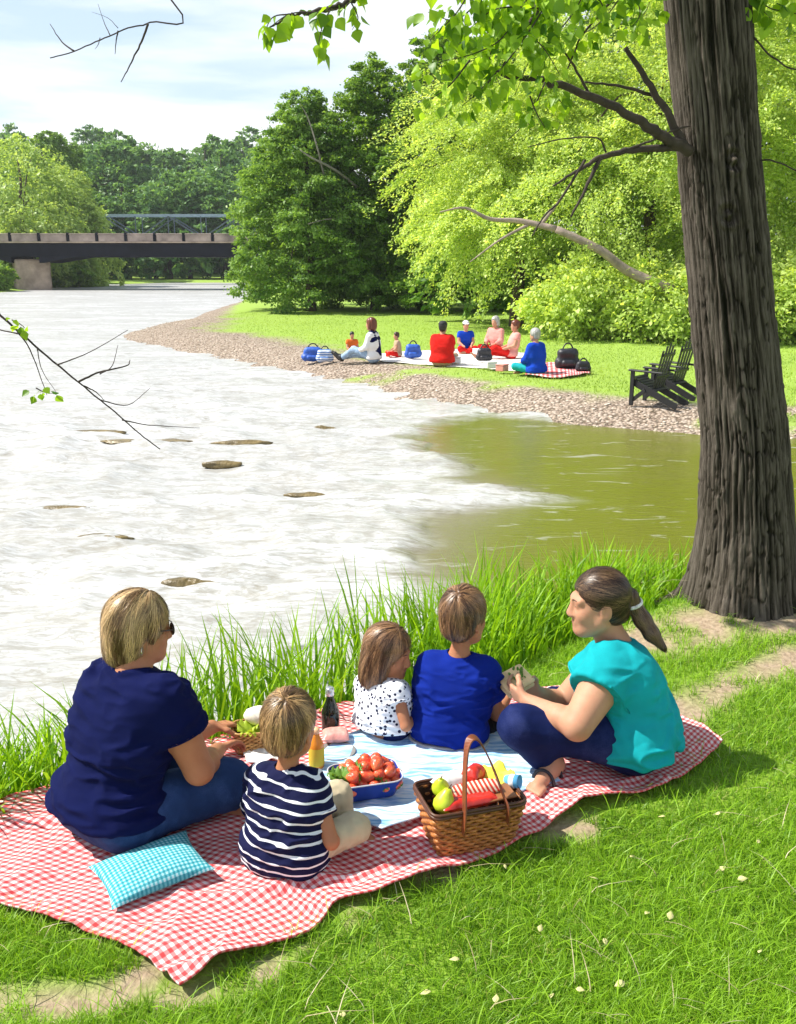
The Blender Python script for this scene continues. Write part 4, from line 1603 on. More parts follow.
MB().tube([ear + .017 * A(0, math.sin(a_) * .8, math.cos(a_)) for a_ in np.linspace(0, 6.28, 20)], .0011, 5, False).build('earring', plain('silver', (.8, .78, .74), .25, .1, 5, 0, Metallic=1.0), o, True, True)

# --- woman in turquoise, right
f, r = ortho(-72)
P = A(.93, 3.38, .14)
N = W(617, 649, 3.47)
S = [W(609, 671, 3.33), W(606, 664, 3.62)]
hc = W(598, 603, 3.44)
Rh = frame(-92, 3)
T_ = lambda *p: hc + Rh @ (A(*p) * 1.06)
tail = [T_(0, -.118, .020), W(632, 603, 3.45), W(642, 619, 3.44), W(651, 633, 3.42), W(663, 647, 3.40)]
J = dict(P=P, N=N, S=S, E=[W(577, 726, 3.16), W(562, 705, 3.66)], W=[W(527, 701, 3.34), W(538, 693, 3.55)],
         hand=[(W(510, 690, 3.42) - W(527, 701, 3.34), (-.1, .9, .2), .7), (W(518, 686, 3.52) - W(538, 693, 3.55), (-.1, -.9, .2), .7)],
         H=[P - r * .10, P + r * .10], K=[W(520, 726, 3.24), W(556, 706, 3.80)], A=[W(554, 764, 3.26), W(512, 748, 3.72)],
         toe=[W(534, 788, 3.10), W(480, 758, 3.70)])
o, b_, R = person('woman with a ponytail in turquoise T-shirt and blue jeans, sitting in profile', (P[0], P[1], 0), J, (hc, -92, 3, 1.06),
                  dict(s=1.06, h=.0065, fat=1.06, arm=1.15, uarm=1.42, leg=1.15, skin=M_skin, shirt=M_turq, pants=M_jean_dark, hem=.10, sleeve=.42, style='tight', hair=M_hair['brown'], strands=8000, seed=4, face=True, tail=tail, wrinkle=.020,
                       wst=(1.0, .8, 1.9), trouser_name='jeans', hs=.95, cut=(P + f * .150 + A(0, 0, -.02), f * .75 + A(0, 0, -.66)), hip=2.9, pwrinkle=.003, trouser=1.78, bust=[(W(600, 705, 3.44), .095)], neck=.060))
ht = MB()
td = unit(tail[1] - tail[0])
u_ = unit(np.cross(td, (0, 1, .2)))
w_ = np.cross(td, u_)
ht.tube([tail[0] + td * .034 + .034 * (u_ * math.cos(a_) + w_ * math.sin(a_)) for a_ in np.linspace(0, 6.28, 20)], .0085, 8, False)
ht.build('hair_tie', plain('pale_hair_tie', (.68, .66, .66), .5, .3, 120, .3), o, True, True)
# sandal on her foot
a_, t_ = J['A'][0], J['toe'][0]
td = unit(t_ - a_)
sd_ = unit(np.cross(td, (0, 0, 1)))
sb = MB()
pts = []
for q, wq in ((-.05, .028), (-.02, .036), (.06, .034), (.13, .045), (.18, .040), (.21, .018)):
    pts.append((q, wq))
top = a_ + A(0, 0, -.040)
V = []
for dz in (0, -.018):
    for q, wq in pts:
        V.append(top + td * q + sd_ * wq + A(0, 0, dz))
    for q, wq in pts[::-1]:
        V.append(top + td * q - sd_ * wq + A(0, 0, dz))
n_ = len(pts) * 2
sb.add(V, [tuple(range(n_))] + [tuple(range(n_, 2 * n_))[::-1]] + [(k, k + n_, (k + 1) % n_ + n_, (k + 1) % n_) for k in range(n_)])
sn = sb.build('sandal', plain('sandal_sole', (.55, .45, .34), .8, .2, 40, .3), o, False, True)
st_ = MB()
for q in (.03, .10):
    st_.tube([a_ + td * q + sd_ * (.043 * math.cos(t)) + A(0, 0, -.030 + .056 * math.sin(t)) for t in np.linspace(0, math.pi, 9)], .007, 6)
st_.build('strap', plain('dark_sandal_strap', (.02, .02, .03), .6, .2, 40, .2), sn, True, True)

# --- boy in blue
f, r = ortho(14)
P = A(.205, 3.50, .105)
N = W(459, 659, 3.53)
S = [N - r * .112 + A(0, 0, -.040), N + r * .112 + A(0, 0, -.040)]
hc = W(464, 618, 3.54)
J = dict(P=P, N=N, S=S, E=[W(420, 728, 3.66), W(497, 714, 3.56)], W=[W(470, 705, 3.84), W(508, 697, 3.70)],
         hand=[((.8, .3, .1), (.3, .3, -.9), .7), (W(520, 688, 3.72) - W(508, 697, 3.70), (-.2, .6, .7), .8)],
         H=[P - r * .06, P + r * .06], K=[P + f * .30 - r * .14 + A(0, 0, .12), W(512, 734, 3.74)], A=[P + f * .34 + r * .02 + A(0, 0, -.06), W(524, 765, 3.66)],
         toe=[P + f * .45 - r * .02 + A(0, 0, -.08), W(540, 772, 3.62)])
o, b_, R = person('boy with short brown hair in a royal blue T-shirt, seen from behind in the middle', (P[0], P[1], 0), J, (hc, 38, 2, .95),
                  dict(s=.74, h=.0055, fat=1.12, arm=.98, leg=1.0, skin=M_skin_tan, shirt=M_royal, pants=M_black_cot, hem=.055, hip=1.5, sleeve=.55, style='short', hair=M_hair['light_brown'], strands=8000, seed=6, face=True, loose=.02, wrinkle=.019,
                       hs=.72, neck=.050))
wb = Sdf().cap(J['H'][0] + A(0, 0, -.008), J['H'][1] + A(0, 0, -.008), .108 * .74 * 1.12 + .028, None, .03)
wb.plane(A(0, 0, .052), (0, 0, 1)).plane(A(0, 0, .004), (0, 0, -1))
V, F = wb.mesh(.006)
mk('shirt_hem', V, F, M_greycot, o, True, None, True)

# --- girl
f, r = ortho(30)
P = A(-.055, 3.56, .075)
N = W(383, 681, 3.58)
S = [N - r * .080 + A(0, 0, -.030), W(397, 692, 3.49)]
hc = W(389, 653, 3.58)
J = dict(P=P, N=N, S=S, E=[W(374, 728, 3.70), W(406, 726, 3.43)], W=[W(400, 716, 3.80), W(424, 709, 3.62)],
         hand=[((.8, .3, .1), (.3, .3, -.9), .7), ((.7, .6, .2), (-.3, .4, -.8), .7)],
         H=[P - r * .045, P + r * .045], K=[P + f * .24 - r * .08 + A(0, 0, .06), P + f * .24 + r * .10 + A(0, 0, .06)], A=[P + f * .28 + r * .04 + A(0, 0, -.04), P + f * .20 + r * .0 + A(0, 0, -.04)],
         toe=[P + f * .35 + r * .1 + A(0, 0, -.06), P + f * .22 - r * .1 + A(0, 0, -.06)])
person('small girl with shoulder length brown hair in a white blouse with navy spots', (P[0], P[1], 0), J, (hc, 112, 8, .86),
       dict(s=.56, h=.005, fat=1.16, arm=1.0, leg=1.0, skin=M_skin_tan, shirt=M_dots, pants=M_jean_dark, hem=.082, sleeve=.30, style='long', hair=M_hair['light_brown'], strands=7000, seed=8, face=True, loose=.026, wrinkle=.017,
            trouser=.8, trouser_name='shorts', hs=.55))

# --- little boy in stripes
f, r = ortho(18)
P = A(-.365, 2.70, .085)
N = W(288, 773, 2.78)
S = [N - r * .095 + A(0, 0, -.035), W(314, 788, 2.74)]
hc = W(290, 727, 2.80)
J = dict(P=P, N=N, S=S, E=[W(250, 838, 2.92), W(331, 842, 2.66)], W=[W(285, 815, 3.05), W(347, 836, 2.84)],
         hand=[((.8, .3, .1), (.3, .3, -.9), .7), ((.3, .8, -.1), (.1, .1, -.9), .6)],
         H=[P - r * .055, P + r * .055], K=[P + f * .24 + r * .09 + A(0, 0, .06), P + f * .11 + r * .20 + A(0, 0, .035)], A=[P + f * .22 + r * .12 + A(0, 0, -.04), P + f * .24 + r * .10 + A(0, 0, -.045)],
         toe=[P + f * .22 + r * .2 + A(0, 0, -.06), P + f * .33 + r * .05 + A(0, 0, -.06)])
person('little boy in a navy and white striped T-shirt and khaki trousers, sitting nearest the camera', (P[0], P[1], 0), J, (hc, 20, 6, .92),
       dict(s=.64, h=.005, fat=1.12, arm=1.0, leg=1.15, skin=M_skin_tan, shirt=M_stripe, pants=M_khaki, hem=.022, sleeve=.50, style='short', hair=M_hair['sandy'], strands=8000, seed=10, face=True, loose=.02, wrinkle=.019, hs=.60))
# ------------------------------------------------------------------ the thick trunk and its boughs
YT = 5.12
t = NT('furrowed_bark')
v = t.n('NewGeometry').outputs['Position']
fu = t.attr('furrow')
n1 = t.noise(t.scale(v, (1, 1, .22)), 44, 7, .65, .8)
n2 = t.noise(v, 5, 4)
col = t.ramp(t.math('ADD', t.math('MULTIPLY', fu, .65), t.math('MULTIPLY', n1, .4)), [(.36, (.003, .0025, .002)), (.56, (.034, .027, .022)), (.84, (.155, .13, .11))])
col = t.mix(t.math('MULTIPLY', n2, .25), col, (.05, .05, .025))
M_trunk = t.done(t.bsdf(col, .95, t.bump(t.math('ADD', n1, t.math('MULTIPLY', t.noise(v, 160, 4), .3)), .8, .012), Specular__IOR__Level=.1))
prof = [(622, 671, 812), (612, 678, 806), (600, 684, 801), (580, 690, 797), (555, 695, 795), (520, 700, 792), (440, 703, 787), (300, 693, 772), (150, 680, 758), (0, 667, 748), (-160, 652, 736), (-420, 630, 715), (-700, 618, 690)]
zc, cx, rr = [], [], []
for py, l_, r_ in prof:
    a, b = W(l_, py, YT), W(r_, py, YT)
    zc.append(a[2]), cx.append((a[0] + b[0]) / 2), rr.append((b[0] - a[0]) / 2)
zc, cx, rr = np.array(zc), np.array(cx), np.array(rr) * .955
NZ, NA = 620, 300
zz = np.concatenate([np.linspace(zc[0] - .10, zc[0] + 2.9, 520), np.linspace(zc[0] + 2.95, zc[-1], 100)])
aa = np.linspace(0, 2 * math.pi, NA, endpoint=False)
ZZ, AA = np.meshgrid(zz, aa, indexing='ij')
RR, CX = np.interp(ZZ, zc, rr), np.interp(ZZ, zc, cx)
low = np.exp(-np.maximum(ZZ - zc[0], 0) / .16)
RR = RR * (1 + .34 * low * np.maximum(0, np.sin(3 * AA + .9) + .35 * np.sin(5 * AA + 2.0)) - .05 * low)
q = np.stack([np.cos(AA) * 6.5, np.sin(AA) * 6.5, ZZ * 2.3], -1)
q = q + .35 * np.stack([fbm(q * 1.2, 2, 3), fbm(q * 1.2 + 5, 2, 4), np.zeros_like(ZZ)], -1)
ridge = 1 - np.abs(fbm(q * np.array([1.6, 1.6, .55]), 3, 8)) * 2.6
r2 = 1 - np.abs(fbm(q * np.array([4, 4, 1.3]), 2, 9)) * 2.2
crack = np.clip(1 - np.abs(fbm(np.stack([np.cos(AA) * 9, np.sin(AA) * 9, ZZ * 9], -1), 2, 44)) * 6, 0, 1)
fur = np.clip(-.55 * crack * np.clip(vn(np.stack([np.cos(AA) * 4, np.sin(AA) * 4, ZZ * 3], -1), 45) + .4, 0, 1) +.52 * ridge + .48 * r2, -.6, 1)
knot = np.zeros_like(ZZ)
for px_, py_ in ((702, 215), (735, 160)):
    p = W(px_, py_, YT - .2)
    ang = math.atan2(-.75, p[0] - float(np.interp(p[2], zc, cx)))
    ka = np.angle(np.exp(1j * (AA - ang))) * .22
    d = np.hypot(ka, ZZ - p[2])
    knot += .038 * np.exp(-(d / .05) ** 2) * np.cos(d * 95)
RR = RR + .021 * fur + knot + .012 * fbm(q * .5, 2, 12)
V = np.stack([CX + RR * np.cos(AA), YT + RR * np.sin(AA), ZZ], -1).reshape(-1, 3)
NZ = len(zz)
i = np.arange(NZ * NA).reshape(NZ, NA)
F = np.stack([i[:-1], np.roll(i, -1, 1)[:-1], np.roll(i, -1, 1)[1:], i[1:]], -1).reshape(-1, 4)
oak = empty('shade_tree', (cx[0], YT, float(zc[0])), 'tall tree with a thick furrowed trunk at the right, lime leaves hanging from its boughs', 'tree')
mk('trunk', V, F, M_trunk, oak, True, {'furrow': (fur.ravel() + .6) / 1.6}, True)
M_branch = plain('dark_branch_bark', (.045, .032, .025), .9, .45, 20, .5, 90, .004)


def wp(pts, y0, y1=None):
    y1 = y0 if y1 is None else y1
    return np.array([W(a, b, y0 + (y1 - y0) * k / max(len(pts) - 1, 1)) for k, (a, b) in enumerate(pts)])


def branch(pts, y0, y1, r0, r1, parent, mat=None, name='branch'):
    P = smooth_path(wp(pts, y0, y1), 6)
    g_ = np.random.default_rng(int(pts[0][0] * 7 + pts[-1][1]) % 9999)
    P[1:-1] += g_.normal(0, .35, (len(P) - 2, 3)) * (r0 + r1) * .35
    MB().tube(P, np.linspace(r0, r1, len(P)), 8).build(name, mat or M_branch, parent, True, True)


BR = [([(690, 152), (660, 134), (640, 120), (590, 96), (545, 80), (515, 78), (480, 62)], 5.0, 4.5, .030, .008), ([(688, 150), (662, 104), (640, 70), (625, 46)], 5.0, 4.9, .021, .010),
      ([(657, 96), (620, 86), (585, 82)], 5.0, 4.85, .010, .004), ([(686, 148), (640, 149), (600, 158), (580, 170), (553, 186)], 5.0, 4.6, .020, .004),
      ([(600, 158), (588, 184), (571, 217)], 4.8, 4.7, .012, .005), ([(615, 154), (650, 141), (672, 131), (690, 126)], 4.85, 5.0, .006, .004),
      ([(606, 152), (597, 138), (562, 139), (528, 147)], 4.85, 4.6, .005, .002), ([(585, 160), (560, 200), (545, 215), (532, 236)], 4.7, 4.5, .007, .003), ([(545, -60), (538, 4), (526, 30), (507, 60), (484, 87)], 4.4, 4.3, .016, .004),
      ([(640, -40), (610, 2), (582, 36), (566, 72)], 4.7, 4.6, .008, .003), ([(545, 82), (535, 105), (520, 128), (508, 140)], 4.6, 4.5, .004, .0015), ([(560, -50), (700, -120), (720, -260)], 4.5, 5.1, .03, .09),
      ([(735, 8), (760, 45), (785, 66), (800, 70)], 5.1, 4.9, .006, .003), ([(745, 165), (770, 160), (800, 172)], 5.1, 4.9, .006, .003), ([(590, 96), (570, 60), (540, 30)], 4.8, 4.6, .007, .003)]
for b in BR:
    branch(*b, oak)


# leaves hanging near the camera: toothed heart shaped leaf
LP = np.array([(0, 0), (.16, -.30), (.42, -.46), (.60, -.34), (.74, -.22), (1.0, 0.0), (.74, .22), (.60, .34), (.42, .46), (.16, .30), (.45, 0)])
LF = [(0, 1, 10), (1, 2, 10), (2, 3, 10), (3, 4, 10), (4, 5, 10), (5, 6, 10), (6, 7, 10), (7, 8, 10), (8, 9, 10), (9, 0, 10)]
M_near_leaf = leaf_mat('sunlit_lime_leaf', (.06, .17, .008), (.36, .58, .04), .55, (1.3, 1.2, .4), .4)


def leaf_spray(name, paths, parent, mat, per_m=60, size=.075, seed=1, off=.05):
    g_ = np.random.default_rng(seed)
    C, D, S, stems = [], [], [], []
    for P in paths:
        P = smooth_path(P, 8)
        L = np.linalg.norm(np.diff(P, axis=0), axis=1)
        n = max(3, int(L.sum() * per_m))
        s_ = np.concatenate([[0], np.cumsum(L)])
        for u in g_.uniform(.05 * s_[-1], s_[-1], n):
            p = np.array([np.interp(u, s_, P[:, k]) for k in range(3)])
            d = unit(g_.normal(0, 1, 3) + A(0, 0, -.5))
            c = p + d * off * g_.uniform(.4, 1.4)
            stems.append((p, c))
            C.append(c)
            D.append(unit(d + A(0, 0, -1.0) + g_.normal(0, .4, 3)))
            S.append(size * g_.uniform(.55, 1.2))
    C, D, S = np.array(C), np.array(D), np.array(S)
    Nn = g_.normal(0, .6, C.shape) + A(-.2, -.5, .7)
    X_ = np.cross(D, Nn)
    X_ /= np.linalg.norm(X_, axis=1, keepdims=True)
    U_ = np.cross(X_, D)
    curl = g_.uniform(.05, .35, len(C))
    fold = g_.uniform(.1, .4, len(C))
    V = C[:, None] + S[:, None, None] * (D[:, None] * LP[None, :, 0, None] + X_[:, None] * LP[None, :, 1, None]
        + U_[:, None] * (fold[:, None] * np.abs(LP[None, :, 1]) - curl[:, None] * LP[None, :, 0] ** 2)[..., None])
    F = (np.array(LF)[None] + 11 * np.arange(len(C))[:, None, None]).reshape(-1, 3)
    ti = np.clip(g_.normal(.55, .33, len(C)), 0, 1)
    P0, P1 = np.array([q_[0] for q_ in stems]), np.array([q_[1] for q_ in stems])
    sw_ = A(.0012, .0003, 0)
    Vst = np.stack([P0 - sw_, P0 + sw_, P1], 1).reshape(-1, 3)
    Fst = np.arange(len(Vst)).reshape(-1, 3) + len(C) * 11
    mk(name, np.concatenate([V.reshape(-1, 3), Vst]), np.concatenate([F, Fst]), mat, parent, True, {'tint': np.concatenate([np.repeat(ti, 11), np.repeat(ti, 3)])}, True)
    for P in paths:
        P = smooth_path(P, 6)
        MB().tube(P, np.linspace(.004, .0012, len(P)), 6).build('twig', M_branch, parent, True, True)


M_twig_green = plain('green_twig', (.10, .13, .03), .7, .3, 30, 0)
sp = []
for pts, y in [([(545, -30), (520, 10), (500, 40), (470, 55), (440, 62), (418, 74)], 4.3), ([(560, -20), (530, 30), (500, 70), (478, 92), (462, 106)], 4.25), ([(520, -40), (480, 0), (455, 20), (428, 12)], 4.2),
               ([(600, -40), (575, 10), (550, 40), (530, 60), (515, 95)], 4.5), ([(640, -40), (615, 5), (590, 30), (560, 40)], 4.6), ([(620, -30), (640, 10), (630, 30)], 4.7), ([(500, -30), (520, 20), (545, 50), (560, 75)], 4.35),
               ([(470, 60), (450, 85), (430, 100)], 4.2), ([(480, -30), (460, 8), (440, 30), (425, 45)], 4.15), ([(655, -50), (650, 0), (640, 20)], 4.8), ([(585, -40), (600, 0), (610, 20)], 4.5), ([(560, 10), (500, 8), (470, 28)], 4.3),
               ([(530, 96), (536, 112), (545, 128)], 4.5), ([(552, 80), (556, 95), (566, 108)], 4.6), ([(540, -20), (480, 40), (455, 60)], 4.5), ([(590, -20), (540, 15), (495, 25)], 4.6), ([(520, 0), (490, 55), (500, 85)], 4.5)]:
    sp.append(wp(pts, y))
leaf_spray('foliage', sp, oak, M_near_leaf, 125, .056, 5, .06)
sp = [wp(p_, 5.0) for p_ in [[(745, -30), (765, 5), (790, 12), (815, 20)], [(760, -40), (775, -5), (800, 0)], [(735, -40), (755, 0), (770, 18)]]]
leaf_spray('foliage', sp, oak, M_near_leaf, 50, .07, 6, .05)
# crown above the picture
bl = [((.0 + 1.0 * math.cos(k * 2.4), 1.0 * math.sin(k * 2.4), 4.6 + .45 * k), (1.2, 1.2, .8)) for k in range(9)]
crown_mesh('crown', bl, 420, 30, .11, M_near_leaf, oak, 31, slen=.7, spread=.2)
for k in range(7):
    a_ = A(float(cx[-2]), YT, float(zc[-1]) - .5 + .1 * k)
    e_ = a_ + A(1.6 * math.cos(k * 2.4), 1.6 * math.sin(k * 2.4), .8 + .35 * k)
    MB().tube(smooth_path([a_, (a_ + e_) / 2 + A(0, 0, .25), e_], 6), np.linspace(.10, .015, 13), 8).build('limb', M_branch, oak, True, True)

# --- tree left of the picture whose bare boughs reach in
lt = empty('leaning_tree', (-7.5, -1.8, 0.0), 'tree beyond the left edge whose thin bare boughs hang over the river', 'tree')
MB().tube(smooth_path([A(-7.5, -1.8, -.3), A(-7.5, -1.75, 1.2), A(-7.45, -1.7, 2.6), A(-7.4, -1.6, 4.2), A(-7.3, -1.6, 6)], 8), np.linspace(.19, .07, 33), 14).build('trunk', M_branch, lt, True, True)


def bough(world_pts, px_pts, y0, y1, r0, r1):
    P = smooth_path(np.concatenate([np.array(world_pts, float), wp(px_pts, y0, y1)]), 6)
    L_ = np.concatenate([[0], np.cumsum(np.linalg.norm(np.diff(P, axis=0), axis=1))])
    R_ = r1 + (r0 - r1) * (1 - L_ / L_[-1]) ** 1.2
    g_ = np.random.default_rng(3)
    P[1:-1] += g_.normal(0, 1, (len(P) - 2, 3)) * (R_[1:-1] * .25)[:, None]
    MB().tube(P, R_, 8).build('branch', M_branch, lt, True, True)


yb = 4.9
bough([(-7.42, -1.7, 3.4), (-6.2, 1.0, 3.0), (-4.2, 3.6, 2.5)], [(-70, 250), (0, 315), (40, 350), (78, 382), (110, 408), (140, 434), (160, 449)], yb - .2, yb + .2, .045, .003)
for pts, r in [([(78, 382), (100, 372), (126, 366), (130, 360)], .0042), ([(57, 365), (70, 360), (90, 352), (128, 330)], .003), ([(14, 327), (30, 350), (47, 395)], .0035), ([(122, 420), (150, 425), (200, 428)], .0026), ([(100, 400), (128, 405), (150, 388)], .0025),
               ([(20, 334), (-10, 330), (-30, 345)], .003), ([(84, 386), (96, 392), (104, 400)], .003), ([(100, 374), (112, 366), (118, 345)], .0025), ([(37, 348), (42, 370), (56, 392)], .002)]:
    branch(pts, yb - .1, yb + .1, r * 1.4, r * .5, lt)
leaf_spray('foliage', [wp([(36, 388), (44, 392), (54, 394)], 4.85), wp([(12, 320), (20, 324), (25, 328)], 4.75)], lt, M_near_leaf, 90, .046, 12, .035)
bough([(-7.35, -1.6, 4.8), (-6.8, 2.5, 5.3), (-5.0, 5.6, 5.2), (-2.6, 6.1, 4.6)], [(170, -2), (150, 22), (128, 28), (100, 40), (72, 52), (50, 58)], 5.7, 5.6, .045, .003)
for pts, r in [([(148, 24), (140, 45), (130, 65), (121, 82)], .0045), ([(118, 31), (116, 42), (115, 54)], .003), ([(74, 51), (62, 42), (50, 24)], .0035), ([(110, 35), (104, 22), (98, 4)], .002), ([(100, 38), (98, 45), (95, 49)], .0018), ([(118, 28), (108, 18), (92, 12)], .0014)]:
    branch(pts, 5.5, 5.6, r * 1.4, r * .5, lt)
branch([(718, -300), (600, -270), (480, -150), (390, -40), (365, -12), (340, 6), (310, 12), (285, 18), (268, 30)], 5.1, 5.0, .035, .0025, oak)
sp = [wp(p_, 5.0) for p_ in [[(372, -20), (345, 6), (318, 12)], [(330, 10), (322, 28), (318, 46)], [(318, 12), (290, 14), (266, 30)], [(350, 0), (358, 18), (352, 30)], [(290, 14), (272, 18), (262, 40)]]]
leaf_spray('foliage', sp, oak, M_near_leaf, 56, .075, 9, .035)
# ------------------------------------------------------------------ blankets
def gingham(name, white, mid, full, p, bumpy=.3):
    t = NT(name)
    u_, v_ = t.attr('u'), t.attr('v')
    ob = t.obj()
    a = t.math('LESS_THAN', t.math('FRACT', t.math('DIVIDE', u_, p)), .5)
    b = t.math('LESS_THAN', t.math('FRACT', t.math('DIVIDE', v_, p)), .5)
    col = t.ramp(t.math('MULTIPLY', t.math('ADD', a, b), .5), [(0, white), (.5, mid), (1, full)], 'CONSTANT')
    cr_ = col.node.color_ramp
    cr_.elements[1].position, cr_.elements[2].position = .25, .75
    f = t.noise(ob, 3, 4)
    col = t.mix(t.math('MULTIPLY', f, .25), col, tuple(np.array(mid) * .8 + .1))
    h_ = t.math('ADD', t.noise(ob, 35, 5), t.math('MULTIPLY', t.noise(ob, 700, 2), .3))
    return t.done(t.bsdf(col, .9, t.bump(h_, bumpy, .006), Specular__IOR__Level=.1))


def curve(pts, n):
    P = smooth_path(np.array([list(p) + [0] for p in pts], float), 8)
    s_ = np.concatenate([[0], np.cumsum(np.linalg.norm(np.diff(P, axis=0), axis=1))])
    u = np.linspace(0, s_[-1], n)
    return np.stack([np.interp(u, s_, P[:, 0]), np.interp(u, s_, P[:, 1])], 1), s_[-1]


def coons(top, bot, lef, rig, nu, nv):
    """top/bot run along u, lef/rig along v (top to bottom); world xy lists"""
    T, l1 = curve(top, nu)
    B_, l2 = curve(bot, nu)
    L_, l3 = curve(lef, nv)
    R_, l4 = curve(rig, nv)
    u = np.linspace(0, 1, nu)[None, :, None]
    v_ = np.linspace(0, 1, nv)[:, None, None]
    S_ = (1 - v_) * T[None] + v_ * B_[None] + (1 - u) * L_[:, None] + u * R_[:, None] - ((1 - u) * (1 - v_) * T[0] + u * (1 - v_) * T[-1] + (1 - u) * v_ * B_[0] + u * v_ * B_[-1])
    i = np.arange(nu * nv).reshape(nv, nu)
    F = np.stack([i[:-1, :-1], i[1:, :-1], i[1:, 1:], i[:-1, 1:]], -1).reshape(-1, 4)
    U, V_ = np.meshgrid(np.linspace(0, 1, nu), np.linspace(0, 1, nv))
    return S_.reshape(-1, 2), F, U.ravel(), V_.ravel(), (l1 + l2) / 2, (l3 + l4) / 2


gx = lambda L: [G(*p)[:2] for p in L]
S_, F, U, Vv, lu, lv = coons(gx([(-150, 866), (0, 806), (40, 796), (150, 762), (240, 738), (330, 712), (420, 698), (480, 690)]), gx([(180, 996), (232, 968), (310, 936), (338, 908), (385, 902), (450, 878), (520, 848), (585, 812), (650, 798), (690, 776), (722, 750)]),
                             gx([(-150, 866), (-60, 894), (0, 911), (60, 930), (130, 955), (180, 996)]), gx([(480, 690), (560, 698), (640, 712), (690, 728), (722, 750)]), 420, 260)
x, y = S_[:, 0], S_[:, 1]
edge = np.minimum.reduce([U, 1 - U, Vv, 1 - Vv])
eb = np.exp(-edge / .045)
lift = .016 * (1 + fbm(v2(x, y) * 4.0, 2, 3)) * eb + .030 * np.exp(-(1 - Vv) / .07) * np.clip(np.sin(U * 21 + .5), 0, 1) ** 1.5 * np.exp(-((U - .3) / .5) ** 2)
fold_ = .020 * np.clip(1 - np.abs(fbm(v2(x + .6 * y, y - .4 * x) * np.array([2.6, 6.0, 1]), 3, 17)) * 3.2, 0, 1)
fold_ += .010 * np.clip(1 - np.abs(fbm(v2(x, y) * 7.0, 2, 27)) * 3, 0, 1)
Zb = np.maximum(ground_z(x, y), 0) + .012 + lift + fold_ * .9 + .002 * fbm(v2(x, y) * 20, 2, 5)
M_ging = gingham('red_white_gingham', (.80, .71, .69), (.72, .24, .24), (.52, .030, .035), .025)
bk = mk('picnic_blanket', np.stack([x, y, Zb], 1), F, M_ging, None, True, {'u': U * lu + .004 * fbm(v2(x, y) * 5, 2, 7), 'v': Vv * lv})
bk.modifiers.new('thick', 'SOLIDIFY').thickness = .007
tag(bk, 'large red and white gingham blanket spread on the lawn under the family', 'blanket')
BZ = .024
t = NT('blue_white_cotton')
ob = t.n('NewGeometry').outputs['Position']
w1 = t.noise(t.scale(ob, (5, 32, 5)), 1.6, 5, .6, .6)
col = t.ramp(w1, [(.38, (.16, .36, .64)), (.50, (.44, .63, .82)), (.62, (.78, .85, .90))])
M_blue_cloth = t.done(t.bsdf(col, .9, t.bump(t.math('ADD', t.noise(ob, 30, 4), t.math('MULTIPLY', t.noise(ob, 700, 2), .3)), .35, .006)))
S_, F, U, Vv, lu, lv = coons(gx([(300, 782), (345, 746), (400, 728), (470, 714)]), gx([(382, 841), (440, 822), (500, 806), (560, 790)]), gx([(300, 782), (325, 808), (350, 828), (382, 841)]), gx([(470, 714), (505, 740), (540, 770), (560, 790)]), 120, 90)
x, y = S_[:, 0], S_[:, 1]
Zc = .026 + .010 * np.clip(1 - np.abs(fbm(v2(x, y) * 5.0, 3, 57)) * 3, 0, 1) + .004 + .0
o = mk('picnic_cloth', np.stack([x, y, Zc + .012], 1), F, M_blue_cloth)
o.modifiers.new('thick', 'SOLIDIFY').thickness = .005
tag(o, 'light blue and white streaked cloth lying on the red gingham under the girl and boy', 'cloth')

# --- cushion
n_ = 46
u = np.linspace(-1, 1, n_)
U, Vv = np.meshgrid(u, u)
pr = np.clip((1 - np.abs(U) ** 2.6) * (1 - np.abs(Vv) ** 2.6), 0, 1) ** .55
pin = 1 - .10 * (1 - Vv ** 2) * (np.abs(U) ** 3)
pin2 = 1 - .10 * (1 - U ** 2) * (np.abs(Vv) ** 3)
X_, Y_ = U * .165 * pin, Vv * .120 * pin2
wr = .006 * fbm(np.stack([U * 3, Vv * 3, U * 0], -1), 3, 4) * pr
up_ = np.stack([X_, Y_, (.038 * pr + wr)], -1).reshape(-1, 3)
dn = np.stack([X_, Y_, -.028 * pr], -1).reshape(-1, 3)
i = np.arange(n_ * n_).reshape(n_, n_)
Fq = np.stack([i[:-1, :-1], i[:-1, 1:], i[1:, 1:], i[1:, :-1]], -1).reshape(-1, 4)
rot = np.array(Matrix.Rotation(math.radians(34), 3, 'Z') @ Matrix.Rotation(math.radians(-2), 3, 'Y') @ Matrix.Rotation(math.radians(2), 3, 'X'))
pc = G(152, 878, .02)
V = np.concatenate([up_, dn]) @ rot.T
V[:, 2] -= V[:, 2].min()
o = mk('cushion', V, np.concatenate([Fq, Fq[:, ::-1] + n_ * n_]), gingham('teal_white_gingham', (.42, .66, .70), (.09, .42, .48), (.012, .22, .28), .0135), None, True, {'u': np.tile((X_ + .3).ravel(), 2), 'v': np.tile((Y_ + .3).ravel(), 2)})
o.location = (pc[0], pc[1], BZ + .004)
tag(o, 'square teal and white checked cushion lying on the red blanket at the left front', 'cushion')


# ------------------------------------------------------------------ wicker
def wicker(name, c_, col=((.17, .048, .010), (.60, .235, .06))):
    t = NT(name)
    v = t.obj()
    col_ = t.ramp(t.noise(t.scale(v, (30, 30, 60)), 1.5, 4), [(.3, col[0]), (.5, tuple((np.array(col[0]) + np.array(col[1])) / 2)), (.72, col[1])])
    return t.done(t.bsdf(col_, .45, t.bump(t.noise(v, 300, 3), .25, .002), Specular__IOR__Level=.4))


M_wick = wicker('honey_wicker', None)


